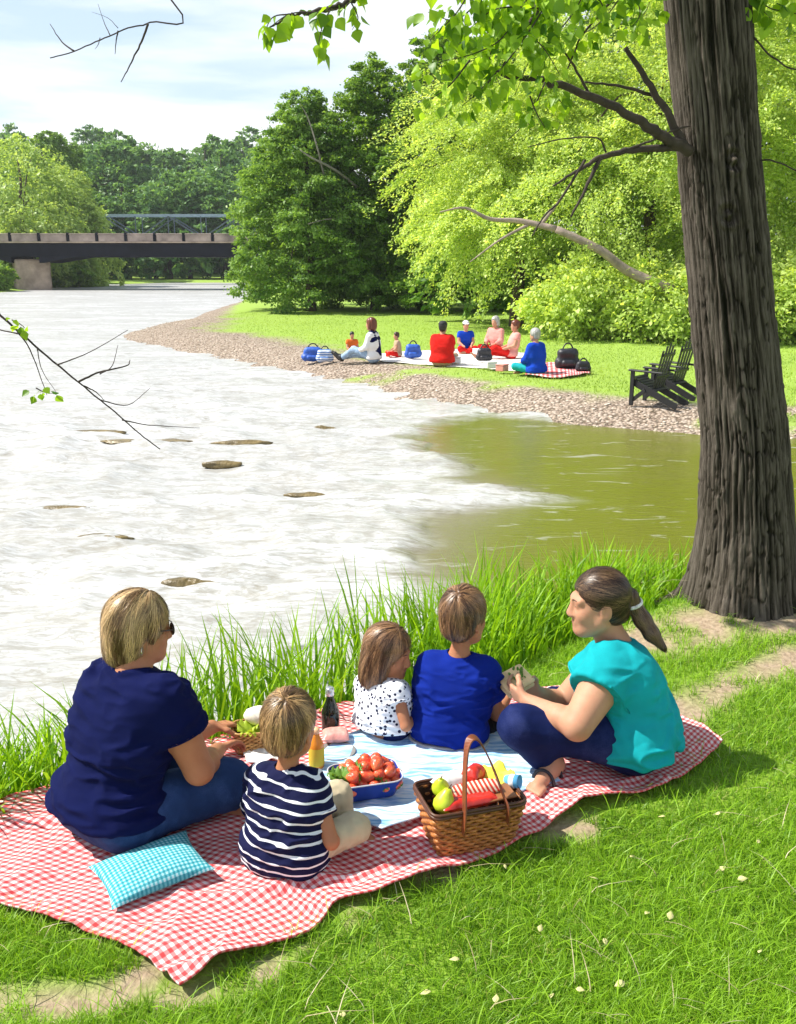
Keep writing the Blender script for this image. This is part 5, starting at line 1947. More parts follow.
def rrect(a, b, r, n):
    """closed rounded rectangle, half sizes a b, n points equally spaced, with outward normals"""
    segs = []
    for cx_, cy_, a0 in ((a - r, b - r, 0), (-a + r, b - r, 90), (-a + r, -b + r, 180), (a - r, -b + r, 270)):
        for k in range(7):
            q = math.radians(a0 + 15 * k)
            segs.append((cx_ + r * math.cos(q), cy_ + r * math.sin(q)))
    P = np.array(segs + [segs[0]])
    s_ = np.concatenate([[0], np.cumsum(np.linalg.norm(np.diff(P, axis=0), axis=1))])
    u = np.linspace(0, s_[-1], n, endpoint=False)
    Q = np.stack([np.interp(u, s_, P[:, 0]), np.interp(u, s_, P[:, 1])], 1)
    T = np.roll(Q, -1, 0) - np.roll(Q, 1, 0)
    Nn = np.stack([T[:, 1], -T[:, 0]], 1)
    return Q, Nn / np.linalg.norm(Nn, axis=1, keepdims=True)


def woven(parent, a0, b0, a1, b1, h, rows, stakes, rc, mat, thick):
    m = MB()
    n = stakes * 6
    for k in range(rows):
        q = (k + .5) / rows
        Q, Nn = rrect(a0 + (a1 - a0) * q, b0 + (b1 - b0) * q, rc, n)
        ph = np.arange(n) / n * stakes * math.pi + (math.pi if k % 2 else 0)
        off = thick * 1.0 * np.sin(ph)
        P = np.concatenate([Q + Nn * off[:, None], np.full((n, 1), h * q)], 1)
        r = h / rows * .52
        V, F_ = [], []
        sg = 6
        for j in range(n):
            for s_ in range(sg):
                an = 2 * math.pi * s_ / sg
                V.append((P[j, 0] + Nn[j, 0] * r * .75 * math.cos(an), P[j, 1] + Nn[j, 1] * r * .75 * math.cos(an), P[j, 2] + r * math.sin(an)))
        for j in range(n):
            for s_ in range(sg):
                F_.append((j * sg + s_, ((j + 1) % n) * sg + s_, ((j + 1) % n) * sg + (s_ + 1) % sg, j * sg + (s_ + 1) % sg))
        m.add(V, F_)
    Q0, _ = rrect(a0, b0, rc, stakes)
    Q1, _ = rrect(a1, b1, rc, stakes)
    for j in range(stakes):
        m.tube([(*Q0[j], 0), (*Q1[j], h)], thick * .8, 5)
    Qb, _ = rrect(a0 - .002, b0 - .002, rc, 40)
    m.add([(x_, y_, .004) for x_, y_ in Qb], [tuple(range(40))])
    m.build('woven_body', mat, parent, True)
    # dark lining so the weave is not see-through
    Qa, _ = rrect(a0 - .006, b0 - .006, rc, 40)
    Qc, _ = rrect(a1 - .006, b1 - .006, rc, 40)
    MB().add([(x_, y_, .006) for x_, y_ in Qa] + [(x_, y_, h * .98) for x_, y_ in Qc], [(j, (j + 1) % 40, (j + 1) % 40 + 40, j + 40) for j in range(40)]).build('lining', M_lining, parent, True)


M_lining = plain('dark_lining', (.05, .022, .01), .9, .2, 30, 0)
M_wood = plain('brown_lid_wood', (.26, .10, .035), .5, .35, 12, .3, 60, .003)
M_strap = plain('chestnut_leather', (.20, .055, .020), .42, .3, 25, .2, 150, .002)
pbx = G(476, 858)
pb = empty('picnic_basket', (pbx[0] - .02, pbx[1] + .085, BZ), 'large open wicker picnic basket with a tall strap handle at the front of the blanket', 'basket', None, math.radians(17))
BW, BD, BH = .130, .082, .160
woven(pb, BW, BD, BW + .032, BD + .026, BH, 12, 44, .022, M_wick, .0035)
Q, _ = rrect(BW + .034, BD + .028, .026, 60)
P = np.concatenate([Q, np.full((60, 1), BH)], 1)
m = MB()
for dz, rr_ in ((0, .0065), (.010, .0055)):
    m.tube(np.concatenate([P, P[:1]]) + A(0, 0, dz), rr_, 7, False)
m.build('rim', plain('dark_rim_cane', (.085, .028, .012), .45, .3, 60, .2), pb, True)
hb = [A(-.065, -BD - .036, .095), A(-.063, -BD - .040, BH), A(-.045, -BD + .01, .29), A(-.02, -BD + .05, .370), A(.02, -BD + .07, .368), A(.060, -BD + .05, .29), A(.082, -BD - .01, .20), A(.088, -BD - .040, BH), A(.09, -BD - .036, .105)]
P = smooth_path(hb, 7)
T = np.gradient(P, axis=0)
T /= np.linalg.norm(T, axis=1, keepdims=True)
Yv = A(.0, 1, .25)
sd_ = Yv[None] - T * (T @ Yv)[:, None]
sd_ /= np.linalg.norm(sd_, axis=1, keepdims=True)
nm_ = np.cross(T, sd_)
V, F_ = [], []
for j in range(len(P)):
    for a_, b_ in ((-1, -1), (1, -1), (1, 1), (-1, 1)):
        V.append(P[j] + sd_[j] * .013 * a_ + nm_[j] * .0025 * b_)
for j in range(len(P) - 1):
    for k in range(4):
        F_.append((4 * j + k, 4 * j + (k + 1) % 4, 4 * j + 4 + (k + 1) % 4, 4 * j + 4 + k))
F_ += [(3, 2, 1, 0), tuple(4 * (len(P) - 1) + k for k in range(4))]
MB().add(V, F_).build('handle', M_strap, pb, False)
MB().box((.082, .0, BH + .012), (.115, .16, .010), np.array(Matrix.Rotation(math.radians(-3), 3, 'Y')), .003).build('lid', M_wood, pb)
Rz = np.array(Matrix.Rotation(math.radians(17), 3, 'Z'))


def inb(x_, y_, z_):
    return tuple(Rz @ A(x_, y_, z_) + np.array(pb.location))


M_lime = plain('yellow_green_skin', (.52, .62, .03), .35, .25, 18, .15, 220, .001)
M_stem = plain('dry_stem', (.10, .06, .03), .8, .2, 30, 0)
for k, (x_, y_, z_, r_, lab) in enumerate([(-.105, -.045, .175, .036, 'large yellow green pear at the left front of the open picnic basket'), (-.100, .005, .202, .030, 'smaller yellow green pear on top behind the large one in the picnic basket')]):
    o = empty('pear', inb(x_, y_, z_), lab, 'fruit')
    MB().lathe([(.0, -r_), (r_ * .55, -r_ * .92), (r_ * .95, -r_ * .45), (r_, 0), (r_ * .82, r_ * .5), (r_ * .5, r_ * 1.0), (r_ * .34, r_ * 1.3), (r_ * .12, r_ * 1.42), (0, r_ * 1.38)], seg=22).build('flesh', M_lime, o, True)
    MB().tube([(0, 0, r_ * 1.35), (.003, 0, r_ * 1.6), (.008, .002, r_ * 1.8)], .002, 5).build('stem', M_stem, o, True)
    o.rotation_euler = (.35 * k, .3 - .5 * k, .4)
M_red_pack = plain('red_wrapper', (.55, .028, .018), .3, .3, 25, .5, 40, .004)
M_pink_pack = plain('pink_wrapper', (.75, .33, .28), .35, .3, 30, .5, 40, .004)


def packet(name, loc, size, mat, lab, rz=0, ry=0.0, cat='packet', seed=1):
    n1, n2 = 22, 14
    V, F_ = [], []
    for sgn in (1, -1):
        for i_ in range(n1):
            for j_ in range(n2):
                u_, w_ = -1 + 2 * i_ / (n1 - 1), -1 + 2 * j_ / (n2 - 1)
                pf = max((1 - abs(u_) ** 4) * (1 - abs(w_) ** 3), 0) ** .6
                V.append((u_ * size[0] / 2, w_ * size[1] / 2, sgn * pf * size[2] / 2))
    V = np.array(V)
    V[:, 2] += .12 * size[2] * fbm(V / size[1] * 3, 3, seed) * (np.abs(V[:, 2]) > 1e-5)
    for s_ in (0, 1):
        for i_ in range(n1 - 1):
            for j_ in range(n2 - 1):
                a_ = s_ * n1 * n2 + i_ * n2 + j_
                q_ = (a_, a_ + n2, a_ + n2 + 1, a_ + 1)
                F_.append(q_ if s_ == 0 else q_[::-1])
    o = mk(name, V, F_, mat)
    o.location = loc
    o.rotation_euler = (0, ry, rz)
    return tag(o, lab, cat)


packet('snack_packet', inb(-.02, -.055, .170), (.20, .055, .040), M_red_pack, 'long red snack packet along the front rim of the picnic basket', math.radians(19), .0, 'packet', 2)
packet('snack_packet', inb(.005, -.012, .185), (.20, .06, .045), striped('striped_wrapper', (.58, .05, .03), (.76, .62, .48), .03, .45, (2.0, 0, 0)), 'red and cream striped packet lying behind the plain red one in the picnic basket', math.radians(14), -.05, 'packet', 3)
packet('snack_packet', inb(-.045, .045, .195), (.14, .07, .05), plain('white_wrapper', (.74, .70, .68), .4, .15, 30, .4, 40, .004), 'white snack packet at the back of the picnic basket', math.radians(40), .1, 'packet', 4)
packet('snack_packet', inb(.04, .055, .200), (.10, .06, .06), M_red_pack, 'short bright red packet at the back beside the basket handle', math.radians(60), .3, 'packet', 5)
g_ = np.random.default_rng(4)
n1 = 26
uu, ww = np.meshgrid(np.linspace(-1, 1, n1), np.linspace(-1, 1, n1))
q = np.stack([uu, ww, uu * 0], -1)
V = np.stack([uu * .07, ww * .05, .028 * fbm(q * 2.1, 3, 9) + .012], -1).reshape(-1, 3)
i = np.arange(n1 * n1).reshape(n1, n1)
Fn = np.stack([i[:-1, :-1], i[:-1, 1:], i[1:, 1:], i[1:, :-1]], -1).reshape(-1, 4)
o = mk('napkin', V, Fn, plain('yellow_paper_napkin', (.78, .70, .07), .8, .2, 30, .2))
o.modifiers.new('thick', 'SOLIDIFY').thickness = .002
o.location = inb(.095, .045, .185)
o.rotation_euler = (.1, -.1, .5)
tag(o, 'crumpled yellow napkin on the lid of the picnic basket', 'napkin')
o = empty('cup', inb(.140, .02, .178), 'small blue and white cup lying on the right corner of the picnic basket', 'cup')
MB().lathe([(0, 0), (.018, 0), (.021, .02), (.024, .052), (.0225, .052), (.019, .01), (0, .006)], seg=20).build('cup_body', plain('sky_blue_plastic', (.10, .38, .68), .35, .1, 10, 0), o, True)
MB().lathe([(.0215, .018), (.0232, .020), (.0242, .036), (.0232, .037)], seg=20).build('white_band', plain('white_plastic', (.78, .8, .82), .35, .05, 10, 0), o, True)
o.rotation_euler = (math.radians(80), 0, math.radians(60))

# --- blue tray of strawberries
tc_ = G(365, 801, .02)
tr = empty('serving_dish', (tc_[0], tc_[1] + .02, .048), 'deep blue rectangular dish heaped with strawberries on the blue cloth', 'dish', None, math.radians(15))
M_enamel = plain('cobalt_enamel', (.008, .035, .26), .22, .15, 10, .05)
m = MB()
prof = [(.098, .060, .0, .03), (.104, .066, .004, .032), (.128, .086, .068, .04), (.131, .089, .072, .042), (.126, .084, .073, .04), (.122, .080, .068, .04), (.098, .062, .010, .03)]
rings = []
for a_, b_, z_, r_ in prof:
    Q, _ = rrect(a_, b_, r_, 60)
    rings.append(np.concatenate([Q, np.full((60, 1), z_)], 1))
F_ = []
for k in range(len(prof) - 1):
    for j in range(60):
        F_.append((k * 60 + j, k * 60 + (j + 1) % 60, (k + 1) * 60 + (j + 1) % 60, (k + 1) * 60 + j))
F_.append(tuple(range(60))[::-1])
F_.append(tuple((len(prof) - 1) * 60 + j for j in range(60)))
m.add(np.concatenate(rings), F_).build('dish_body', M_enamel, tr, True)
Q, _ = rrect(.1285, .0865, .042, 60)
P = np.concatenate([Q, np.full((60, 1), .0735)], 1)
MB().tube(np.concatenate([P, P[:1]]), .0028, 6, False).build('rim', plain('pale_enamel_rim', (.55, .58, .62), .3, .1, 10, 0), tr, True)
t = NT('strawberry_skin')
v = t.obj()
vo = t.n('TexVoronoi', Vector=v, Scale=210)
sc_ = t.ramp(t.noise(v, 25, 3), [(.35, (.62, .035, .015)), (.62, (.80, .14, .05))])
sc_ = t.mix(t.math('LESS_THAN', vo.outputs['Distance'], .2), sc_, (.75, .50, .15))
M_straw = t.done(t.bsdf(sc_, .28, t.bump(vo.outputs['Distance'], .5, .002), Specular__IOR__Level=.6))
M_calyx = plain('strawberry_calyx', (.10, .26, .03), .6, .3, 30, 0)
st = empty('strawberry', (0, 0, 0), 'ripe red strawberry heaped in the deep blue dish', 'strawberry', 'strawberries in the blue dish')
MB().lathe([(0, -.030), (.008, -.027), (.016, -.016), (.0215, -.002), (.0225, .008), (.018, .017), (.008, .020), (0, .019)], seg=20).build('flesh', M_straw, st, True)
m = MB()
for k in range(7):
    a_ = k * .9
    c_, s_ = math.cos(a_), math.sin(a_)
    m.add([(0, 0, .021), (c_ * .009 - s_ * .004, s_ * .009 + c_ * .004, .0225), (c_ * .021, s_ * .021, .017), (c_ * .009 + s_ * .004, s_ * .009 - c_ * .004, .0225)], [(0, 1, 2, 3)])
m.build('calyx', M_calyx, st)
g_ = np.random.default_rng(14)
Rt = np.array(Matrix.Rotation(math.radians(15), 3, 'Z'))
sl = []
for lay, (z_, nx_, ny_) in enumerate([(.052, 5, 4), (.084, 4, 3), (.110, 2, 2)]):
    for ix in range(nx_):
        for iy in range(ny_):
            x_ = (ix - (nx_ - 1) / 2) * .042 + .018 + .006 * (iy % 2) + g_.normal(0, .004)
            y_ = (iy - (ny_ - 1) / 2) * .038 + g_.normal(0, .004)
            if x_ < -.058 - .02 * (lay == 0):
                continue
            sl.append((x_, y_, z_ + g_.normal(0, .003)))
for k, p_ in enumerate(sl):
    o = st if k == 0 else copy_tree(st)
    o.location = Rt @ A(*p_) + A(tr.location.x, tr.location.y, tr.location.z)
    o.rotation_euler = (g_.uniform(1.0, 2.6), g_.uniform(-.6, .6), g_.uniform(0, 6.28))
    s_ = g_.uniform(.95, 1.2)
    o.scale = (s_, s_, s_)


def lettuce(name, loc, r, mat, lab, seed, n=9):
    g2 = np.random.default_rng(seed)
    Vs, Fs, c = [], [], 0
    for k in range(n):
        a_ = 2.4 * k
        nn = 12
        uu, ww = np.meshgrid(np.linspace(0, 1, nn), np.linspace(-1, 1, nn), indexing='ij')
        wid_ = np.sin(np.clip(uu, 0, 1) * math.pi * .62 + .25)
        tl = .35 + .9 * (k / n)
        X = uu * r * math.cos(tl * .9)
        Y = ww * wid_ * r * .55
        Z_ = uu * r * math.sin(tl) * .9 + .16 * r * np.sin(ww * 9 + k) * uu ** 2 - .25 * r * uu ** 3
        P = np.stack([X * math.cos(a_) - Y * math.sin(a_), X * math.sin(a_) + Y * math.cos(a_), Z_], -1).reshape(-1, 3)
        P += .05 * r * fbm(P / r * 5, 2, seed + k)[:, None]
        i_ = np.arange(nn * nn).reshape(nn, nn)
        Vs.append(P)
        Fs.append(np.stack([i_[:-1, :-1], i_[:-1, 1:], i_[1:, 1:], i_[1:, :-1]], -1).reshape(-1, 4) + c)
        c += nn * nn
    V = np.concatenate(Vs)
    o = mk(name, V, np.concatenate(Fs), mat, None, True, {'tint': np.clip(.5 + .5 * fbm(V / r * 3, 2, seed), 0, 1)})
    o.location = loc
    return tag(o, lab, 'lettuce')


M_lett = leaf_mat('lettuce_leaf', (.05, .17, .02), (.25, .42, .07), .3)
lettuce('lettuce', tuple(Rt @ A(-.088, .0, .062) + np.array(tr.location)), .055, M_lett, 'bunch of dark green leaf lettuce at the left end of the blue dish', 3)

# --- bottles and packs
bp = G(331, 741)
bo = empty('wine_bottle', (bp[0], bp[1], BZ + .010), 'dark glass bottle with a silver foil cap behind the pink package', 'bottle')
MB().lathe([(0, 0), (.034, .0), (.037, .006), (.037, .090), (.034, .108), (.022, .140), (.0155, .160), (.0145, .190), (0, .192)], seg=28).build('glass', plain('black_green_glass', (.008, .012, .008), .06, .2, 5, 0), bo, True)
MB().lathe([(.0158, .172), (.0170, .174), (.0170, .203), (.013, .207), (0, .207)], seg=24).build('cap', plain('silver_foil', (.55, .56, .60), .3, .2, 60, .2, Metallic=.8), bo, True)
jp = G(317, 776)
jb = empty('juice_bottle', (jp[0], jp[1], BZ + .012), 'clear bottle of orange juice with a striped green and orange label by the striped boy', 'bottle')
M_juice = plain('orange_juice', (.75, .26, .03), .15, .15, 10, 0)
MB().lathe([(0, 0), (.026, 0), (.029, .005), (.029, .095), (.024, .112), (.0135, .135), (.012, .150), (0, .151)], seg=24).build('bottle_body', M_juice, jb, True)
m = MB()
for k in range(24):
    pass
MB().lathe([(.0298, .018), (.0302, .020), (.0302, .088), (.0298, .090)], seg=24).build('label', striped('green_orange_label', (.48, .62, .04), (.80, .30, .06), .024, .5, (9, 0, 0)), jb, True)
MB().lathe([(.0125, .146), (.0145, .148), (.0145, .164), (0, .166)], seg=20).build('cap', plain('pale_orange_cap', (.80, .48, .26), .4, .1, 10, 0), jb, True)
pp = G(334, 748)
packet('meat_package', (pp[0] + .01, pp[1] - .03, BZ + .05), (.105, .085, .05), M_pink_pack, 'pink wrapped package in front of the dark bottle', .1, .05, 'package', 8)
gp = G(334, 762)
o = empty('plate', (gp[0] + .01, gp[1] - .0, BZ + .012), 'round grey plate beneath the pink package', 'plate')
MB().lathe([(0, .002), (.05, .002), (.075, .012), (.078, .014), (.075, .016), (.05, .006), (0, .006)], seg=32).build('plate_body', plain('slate_grey_ceramic', (.22, .21, .20), .4, .2, 30, .1), o, True)

# --- small basket with bread
sp_ = G(252, 759)
sb = empty('bread_basket', (sp_[0], sp_[1] + .04, BZ), 'small light wicker basket holding bread, between the two hands and the striped boy', 'basket', None, math.radians(8))
M_wick2 = wicker('golden_wicker', None, ((.30, .13, .035), (.70, .42, .16)))
woven(sb, .062, .050, .074, .060, .095, 11, 30, .03, M_wick2, .003)
Q, _ = rrect(.076, .062, .03, 40)
P = np.concatenate([Q, np.full((40, 1), .097)], 1)
MB().tube(np.concatenate([P, P[:1]]), .005, 6, False).build('rim', M_wick2, sb, True)
sx, sy = sb.location.x, sb.location.y
o = empty('bread_roll', (sx + .028, sy + .012, BZ + .140), 'pale floury bread roll standing up in the small basket', 'bread')
MB().blob((0, 0, 0), (.060, .042, .038), 24, 16, 4, .12).build('crumb', plain('floury_bread', (.80, .74, .62), .85, .12, 30, .3, 120, .003), o, True)
lettuce('lettuce', (sx - .01, sy - .02, BZ + .082), .065, leaf_mat('yellow_lettuce', (.32, .46, .03), (.55, .66, .08), .3), 'yellow green lettuce hanging over the rim of the small bread basket', 13, 7)
V = np.stack([uu * .085, ww * .06, .020 * fbm(q * 1.9, 3, 19) + .012], -1).reshape(-1, 3)
o = mk('napkin', V, Fn, plain('white_napkin_cloth', (.80, .79, .77), .85, .05, 30, .2))
o.modifiers.new('thick', 'SOLIDIFY').thickness = .003
p_ = G(266, 768)
o.location = (p_[0], p_[1] + .03, BZ + .014)
o.rotation_euler = (0, 0, .3)
tag(o, 'white napkin spread on the red blanket in front of the small bread basket', 'napkin')
# sandwich in the hands of the turquoise woman
p_ = W(515, 681, 3.50)
sw = empty('sandwich', tuple(p_), 'sandwich with lettuce held between the boy and the woman in turquoise', 'sandwich')
for dz, nm in ((.013, 'bread_slice'), (-.013, 'bread_slice')):
    MB().box((0, 0, dz), (.125, .105, .018), None, .006).build(nm, plain('soft_bread', (.86, .60, .32), .85, .15, 30, .3, 120, .003), sw)
MB().box((0, 0, 0), (.10, .09, .006), None, .002).build('ham_slice', plain('ham', (.70, .28, .22), .5, .2, 30, .1), sw)
l_ = lettuce('lettuce', (p_[0] + .015, p_[1] + .01, p_[2] + .018), .045, M_lett, 'lettuce', 23, 6)
l_.name = 'lettuce_leaf'
del l_['label'], l_['category']
l_.parent = sw
l_.location = (.015, .01, .006)
sw.rotation_euler = (.35, -.25, .5)

# ------------------------------------------------------------------ fallen leaves on the lawn
M_fall = plain('fallen_pale_leaf', (.55, .52, .22), .7, .35, 30, .2)
pxs = [(632, 858), (722, 870), (758, 843), (647, 915), (670, 917), (605, 943), (552, 996), (491, 910), (594, 880), (662, 818), (426, 993), (496, 1001), (343, 1013), (742, 880), (540, 930), (760, 952), (690, 965), (580, 990), (455, 960), (620, 985), (505, 868), (748, 1005), (718, 815)]
lab = 'small curled pale leaf lying on the green lawn right of the blanket'
Vl = np.stack([LP[:, 0] - .45, LP[:, 1] * .7, .22 * np.abs(LP[:, 1]) + .12 * LP[:, 0] ** 2], 1)
fl = mk('fallen_leaf', Vl, LF, M_fall)
fl.modifiers.new('thick', 'SOLIDIFY').thickness = .02
tag(fl, lab, 'leaf', 'fallen leaves on the lawn')
g_ = np.random.default_rng(2)
for k, (a_, b_) in enumerate(pxs):
    o = fl if k == 0 else copy_tree(fl)
    p_ = G(a_, b_, .03)
    s_ = g_.uniform(.018, .034)
    o.location = (p_[0], p_[1], float(ground_z(p_[0], p_[1])) + .035)
    o.scale = (s_, s_, s_)
    o.rotation_euler = (g_.uniform(-.6, .6), g_.uniform(-.6, .6), g_.uniform(0, 6.28))
# ------------------------------------------------------------------ rocking chairs across the water
M_blackwood = plain('black_painted_wood', (.010, .010, .012), .45, .3, 20, .15, 90, .002)
ch = empty('lawn_chair', (0, 0, 0), 'x', 'chair', 'black wooden chairs on the far lawn')
for s in (-1, 1):
    y_ = .29 * s
    MB().bar((-.40, y_, 0), (-.40, y_, .58), .085, .045, (0, 1, 0), .004).build('leg', M_blackwood, ch)
    MB().bar((-.42, y_ * .86, .40), (.62, y_ * .86, .03), .035, .11, (0, 0, 1), .004).build('side_rail', M_blackwood, ch)
    MB().bar((-.47, y_ * 1.05, .595), (.30, y_ * 1.05, .575), .12, .028, (0, 0, 1), .006).build('armrest', M_blackwood, ch)
    MB().bar((-.40, y_ * .93, .08), (-.10, y_ * .93, .27), .04, .07, (0, 0, 1), .004).build('brace', M_blackwood, ch)
m = MB()
for k in range(7):
    q = k / 6
    m.bar((-.41 + .50 * q, -.25, .46 - .18 * q), (-.41 + .50 * q, .25, .46 - .18 * q), .065, .022, (.35, 0, 1), .003)
m.build('seat', M_blackwood, ch)
m = MB()
for k in range(5):
    w_ = (k - 2) * .112
    top = 1.04 - .035 * abs(k - 2) ** 1.6
    m.bar((.03, w_ * .85, .26), ((.03 + .25 * (top - .26) / .78), w_ * 1.12, top), .062, .022, (-1, 0, .4), .003)
m.bar((.125, -.27, .50), (.125, .27, .50), .05, .03, (-1, 0, .4), .003)
m.bar((.24, -.26, .86), (.24, .26, .86), .05, .03, (-1, 0, .4), .003)
m.build('backrest', M_blackwood, ch)
for k, (px_, py_, rz, lab) in enumerate([(655, 403, -40, 'nearer of the two black slatted wooden chairs at the far water edge'), (675, 397, -44, 'farther black slatted wooden chair standing beside the trunk')]):
    o = ch if k == 0 else copy_tree(ch)
    p_ = G(px_, py_)
    o.location = (p_[0], p_[1], float(ground_z(p_[0], p_[1])))
    o.rotation_euler = (0, 0, math.radians(rz))
    o.scale = (.66, .74, .84)
    o['label'] = lab

# ------------------------------------------------------------------ the other picnic
M_redshirt = cloth('red_jersey', (.62, .018, .014), 300, .12)
M_blue2 = cloth('cobalt_jersey', (.010, .055, .45), 300, .12)
M_white = cloth('white_cotton', (.78, .78, .78), 300, .05)
M_ltblue = denim('washed_denim', (.30, .42, .58))
M_orange = cloth('orange_cotton', (.70, .16, .03), 300)
M_pinkcot = cloth('rose_cotton', (.72, .30, .26), 300)
M_tealcot = cloth('teal_cotton', (.02, .38, .42), 300)
M_tan = cloth('tan_cotton', (.42, .30, .20), 300)
FS = dict(fingers=False, h=.016, skin=M_skin, wrinkle=.008, hs=.9, strands=0)


def sitter(px_, py_, yaw, s, label, head_yaw=None, legs='cross', lean=0.0, **look):
    b = G(px_, py_)
    b[2] = float(ground_z(b[0], b[1])) + .02
    f, r = ortho(yaw)
    u = A(0, 0, 1)
    P = b + u * .12 * s
    N = P + u * .50 * s + f * (.03 + lean) * s
    S = [N - r * .165 * s - u * .055 * s, N + r * .165 * s - u * .055 * s]
    hc = N + u * .165 * s + f * .035 * s
    E = [S[0] - r * .05 * s - u * .24 * s + f * .08 * s, S[1] + r * .05 * s - u * .24 * s + f * .08 * s]
    Wr = [P + f * .32 * s - r * .10 * s + u * .10 * s, P + f * .32 * s + r * .10 * s + u * .10 * s]
    H = [P - r * .09 * s, P + r * .09 * s]
    if legs == 'cross':
        K = [P + f * .36 * s - r * .22 * s + u * .05 * s, P + f * .36 * s + r * .22 * s + u * .05 * s]
        An = [P + f * .40 * s + r * .10 * s - u * .07 * s, P + f * .36 * s - r * .10 * s - u * .07 * s]
        toe = [An[0] + r * .1, An[1] - r * .1]
    else:
        K = [P + f * .42 * s - r * .08 * s + u * .14 * s, P + f * .44 * s + r * .10 * s + u * .03 * s]
        An = [P + f * .72 * s - r * .06 * s - u * .06 * s, P + f * .84 * s + r * .12 * s - u * .06 * s]
        toe = [An[0] + f * .1 + u * .08, An[1] + f * .1 + u * .08]
    J = dict(P=P, N=N, S=S, E=E, W=Wr, hand=[(f, -u), (f, -u)], H=H, K=K, A=An, toe=toe)
    L = dict(FS)
    L.update(dict(s=s, shirt=M_white, pants=M_jean, hem=float(P[2] - .05 * s), sleeve=.5, style='short', hair=M_hair['brown'], fat=1.1, arm=1.1, leg=1.1))
    L.update(look)
    o, bd, R = person(label, tuple(b), J, (hc, head_yaw if head_yaw is not None else yaw, 3, s), L, 'people at the picnic across the river')
    return o, hc, R, An, toe, f, r


def cap_hat(o, hc, R, s, mat, brim=True):
    m = MB()
    m.blob(hc + R @ (A(0, -.012, .075) * s), A(.095, .115, .072) * s, 18, 10, rot=R)
    if brim:
        m.blob(hc + R @ (A(0, .125, .062) * s), A(.068, .070, .010) * s, 16, 8, rot=R)
    m.build('cap', mat, o, True, True)


def shoes(o, An, toe, s, mat):
    for i_ in (0, 1):
        d = unit(toe[i_] - An[i_])
        D = Sdf().cap(An[i_] - d * .03 * s, An[i_] + d * .18 * s, .048 * s, .040 * s, .02).cap(An[i_], An[i_] + A(0, 0, .04 * s), .048 * s, .05 * s, .02)
        V, F = D.mesh(.014)
        mk('shoe', V, F, mat, o, True, None, True)


a_ = sitter(442, 367, 12, 0.91, 'man in a red shirt and dark cap seen from behind at the far picnic', shirt=M_redshirt, pants=M_tan, hair=M_hair['black'], fat=1.3, seed=21, loose=.03)
cap_hat(*a_[:3], 0.91, plain('black_cap', (.02, .02, .022), .8, .2, 40, .1), False)
a_ = sitter(465, 354, 172, 0.77, 'man in a blue shirt and white cap facing the camera at the far picnic', shirt=M_blue2, pants=M_redshirt, seed=22)
cap_hat(*a_[:3], 0.77, plain('white_cap', (.78, .78, .78), .8, .1, 40, .1))
a_ = sitter(374, 363, -72, 0.95, 'auburn haired woman in a navy vest with white sleeves at the far picnic', legs='straight', shirt=M_white, sleeve=1.7, pants=M_ltblue, hair=M_hair['red'], style='bob', seed=23, fat=1.15)
shoes(a_[0], a_[3], a_[4], 0.95, plain('black_shoe', (.012, .012, .012), .5, .2, 30, 0))
o = a_[0]
# her sleeveless vest
b = np.array(o.location)
f_, r_ = ortho(-72)
P_ = b + A(0, 0, .12 * .95)
N_ = P_ + A(0, 0, .5 * .95) + f_ * .03 * .95
v_ = Sdf()
v_.cap(P_, P_ * .55 + N_ * .45, .172 * .95, .156 * .95, .05)
c_ = P_ * .30 + N_ * .70
v_.cap(c_ - r_ * .10, c_ + r_ * .10, .126 * .95, None, .05)
v_.cap(N_ - r_ * .105 - A(0, 0, .03), N_ + r_ * .105 - A(0, 0, .03), .074 * .95, None, .05)
v_.plane(P_ + A(0, 0, .02), (0, 0, -1))
V, F = v_.mesh(.016)
mk('vest', V, F, M_navy, o, True, None, True)
a_ = sitter(536, 377, -48, 0.88, 'grey haired man in a cobalt blue shirt at the right end of the far picnic', shirt=M_blue2, pants=M_tealcot, hair=M_hair['grey'], seed=24, fat=1.2, sleeve=1.5, loose=.025)
a_ = sitter(496, 354, -140, 0.88, 'person in a white headscarf and rose top at the back of the far picnic', shirt=M_pinkcot, pants=M_redshirt, hair=M_hair['grey'], style='bob', seed=25, sleeve=1.6)
a_ = sitter(511, 360, -95, 0.86, 'auburn haired person in a light top leaning over the food at the far picnic', lean=-.14, legs='straight', shirt=M_pinkcot, pants=M_redshirt, hair=M_hair['red'], seed=26, sleeve=.4)
a_ = sitter(352, 357, 165, 0.55, 'small child in orange sitting left of the auburn haired woman', shirt=M_orange, pants=M_orange, hair=M_hair['black'], seed=27)
a_ = sitter(398, 359, -100, 0.57, 'small brown haired child in tan behind the auburn haired woman', shirt=M_tan, pants=M_redshirt, seed=28)

# their blankets and bags
M_fb = plain('cream_picnic_cloth', (.74, .70, .66), .9, .15, 6, .3, 60, .005)
S_, F, U, Vv, lu, lv = coons(gx([(360, 357), (420, 352), (480, 350), (530, 354)]), gx([(384, 363), (440, 367), (500, 371), (560, 377)]), gx([(360, 357), (372, 360), (384, 363)]), gx([(530, 354), (548, 366), (560, 377)]), 60, 40)
zz_ = ground_z(S_[:, 0], S_[:, 1])
o = mk('picnic_rug', np.stack([S_[:, 0], S_[:, 1], zz_ + .03 + .02 * fbm(v2(S_[:, 0], S_[:, 1]) * 3, 3, 3)], 1), F, M_fb)
o.modifiers.new('thick', 'SOLIDIFY').thickness = .012
tag(o, 'long cream rug under the people of the far picnic', 'rug')
S_, F, U, Vv, lu, lv = coons(gx([(528, 368), (560, 366), (588, 371)]), gx([(525, 378), (560, 380), (590, 376)]), gx([(528, 368), (525, 378)]), gx([(588, 371), (590, 376)]), 40, 30)
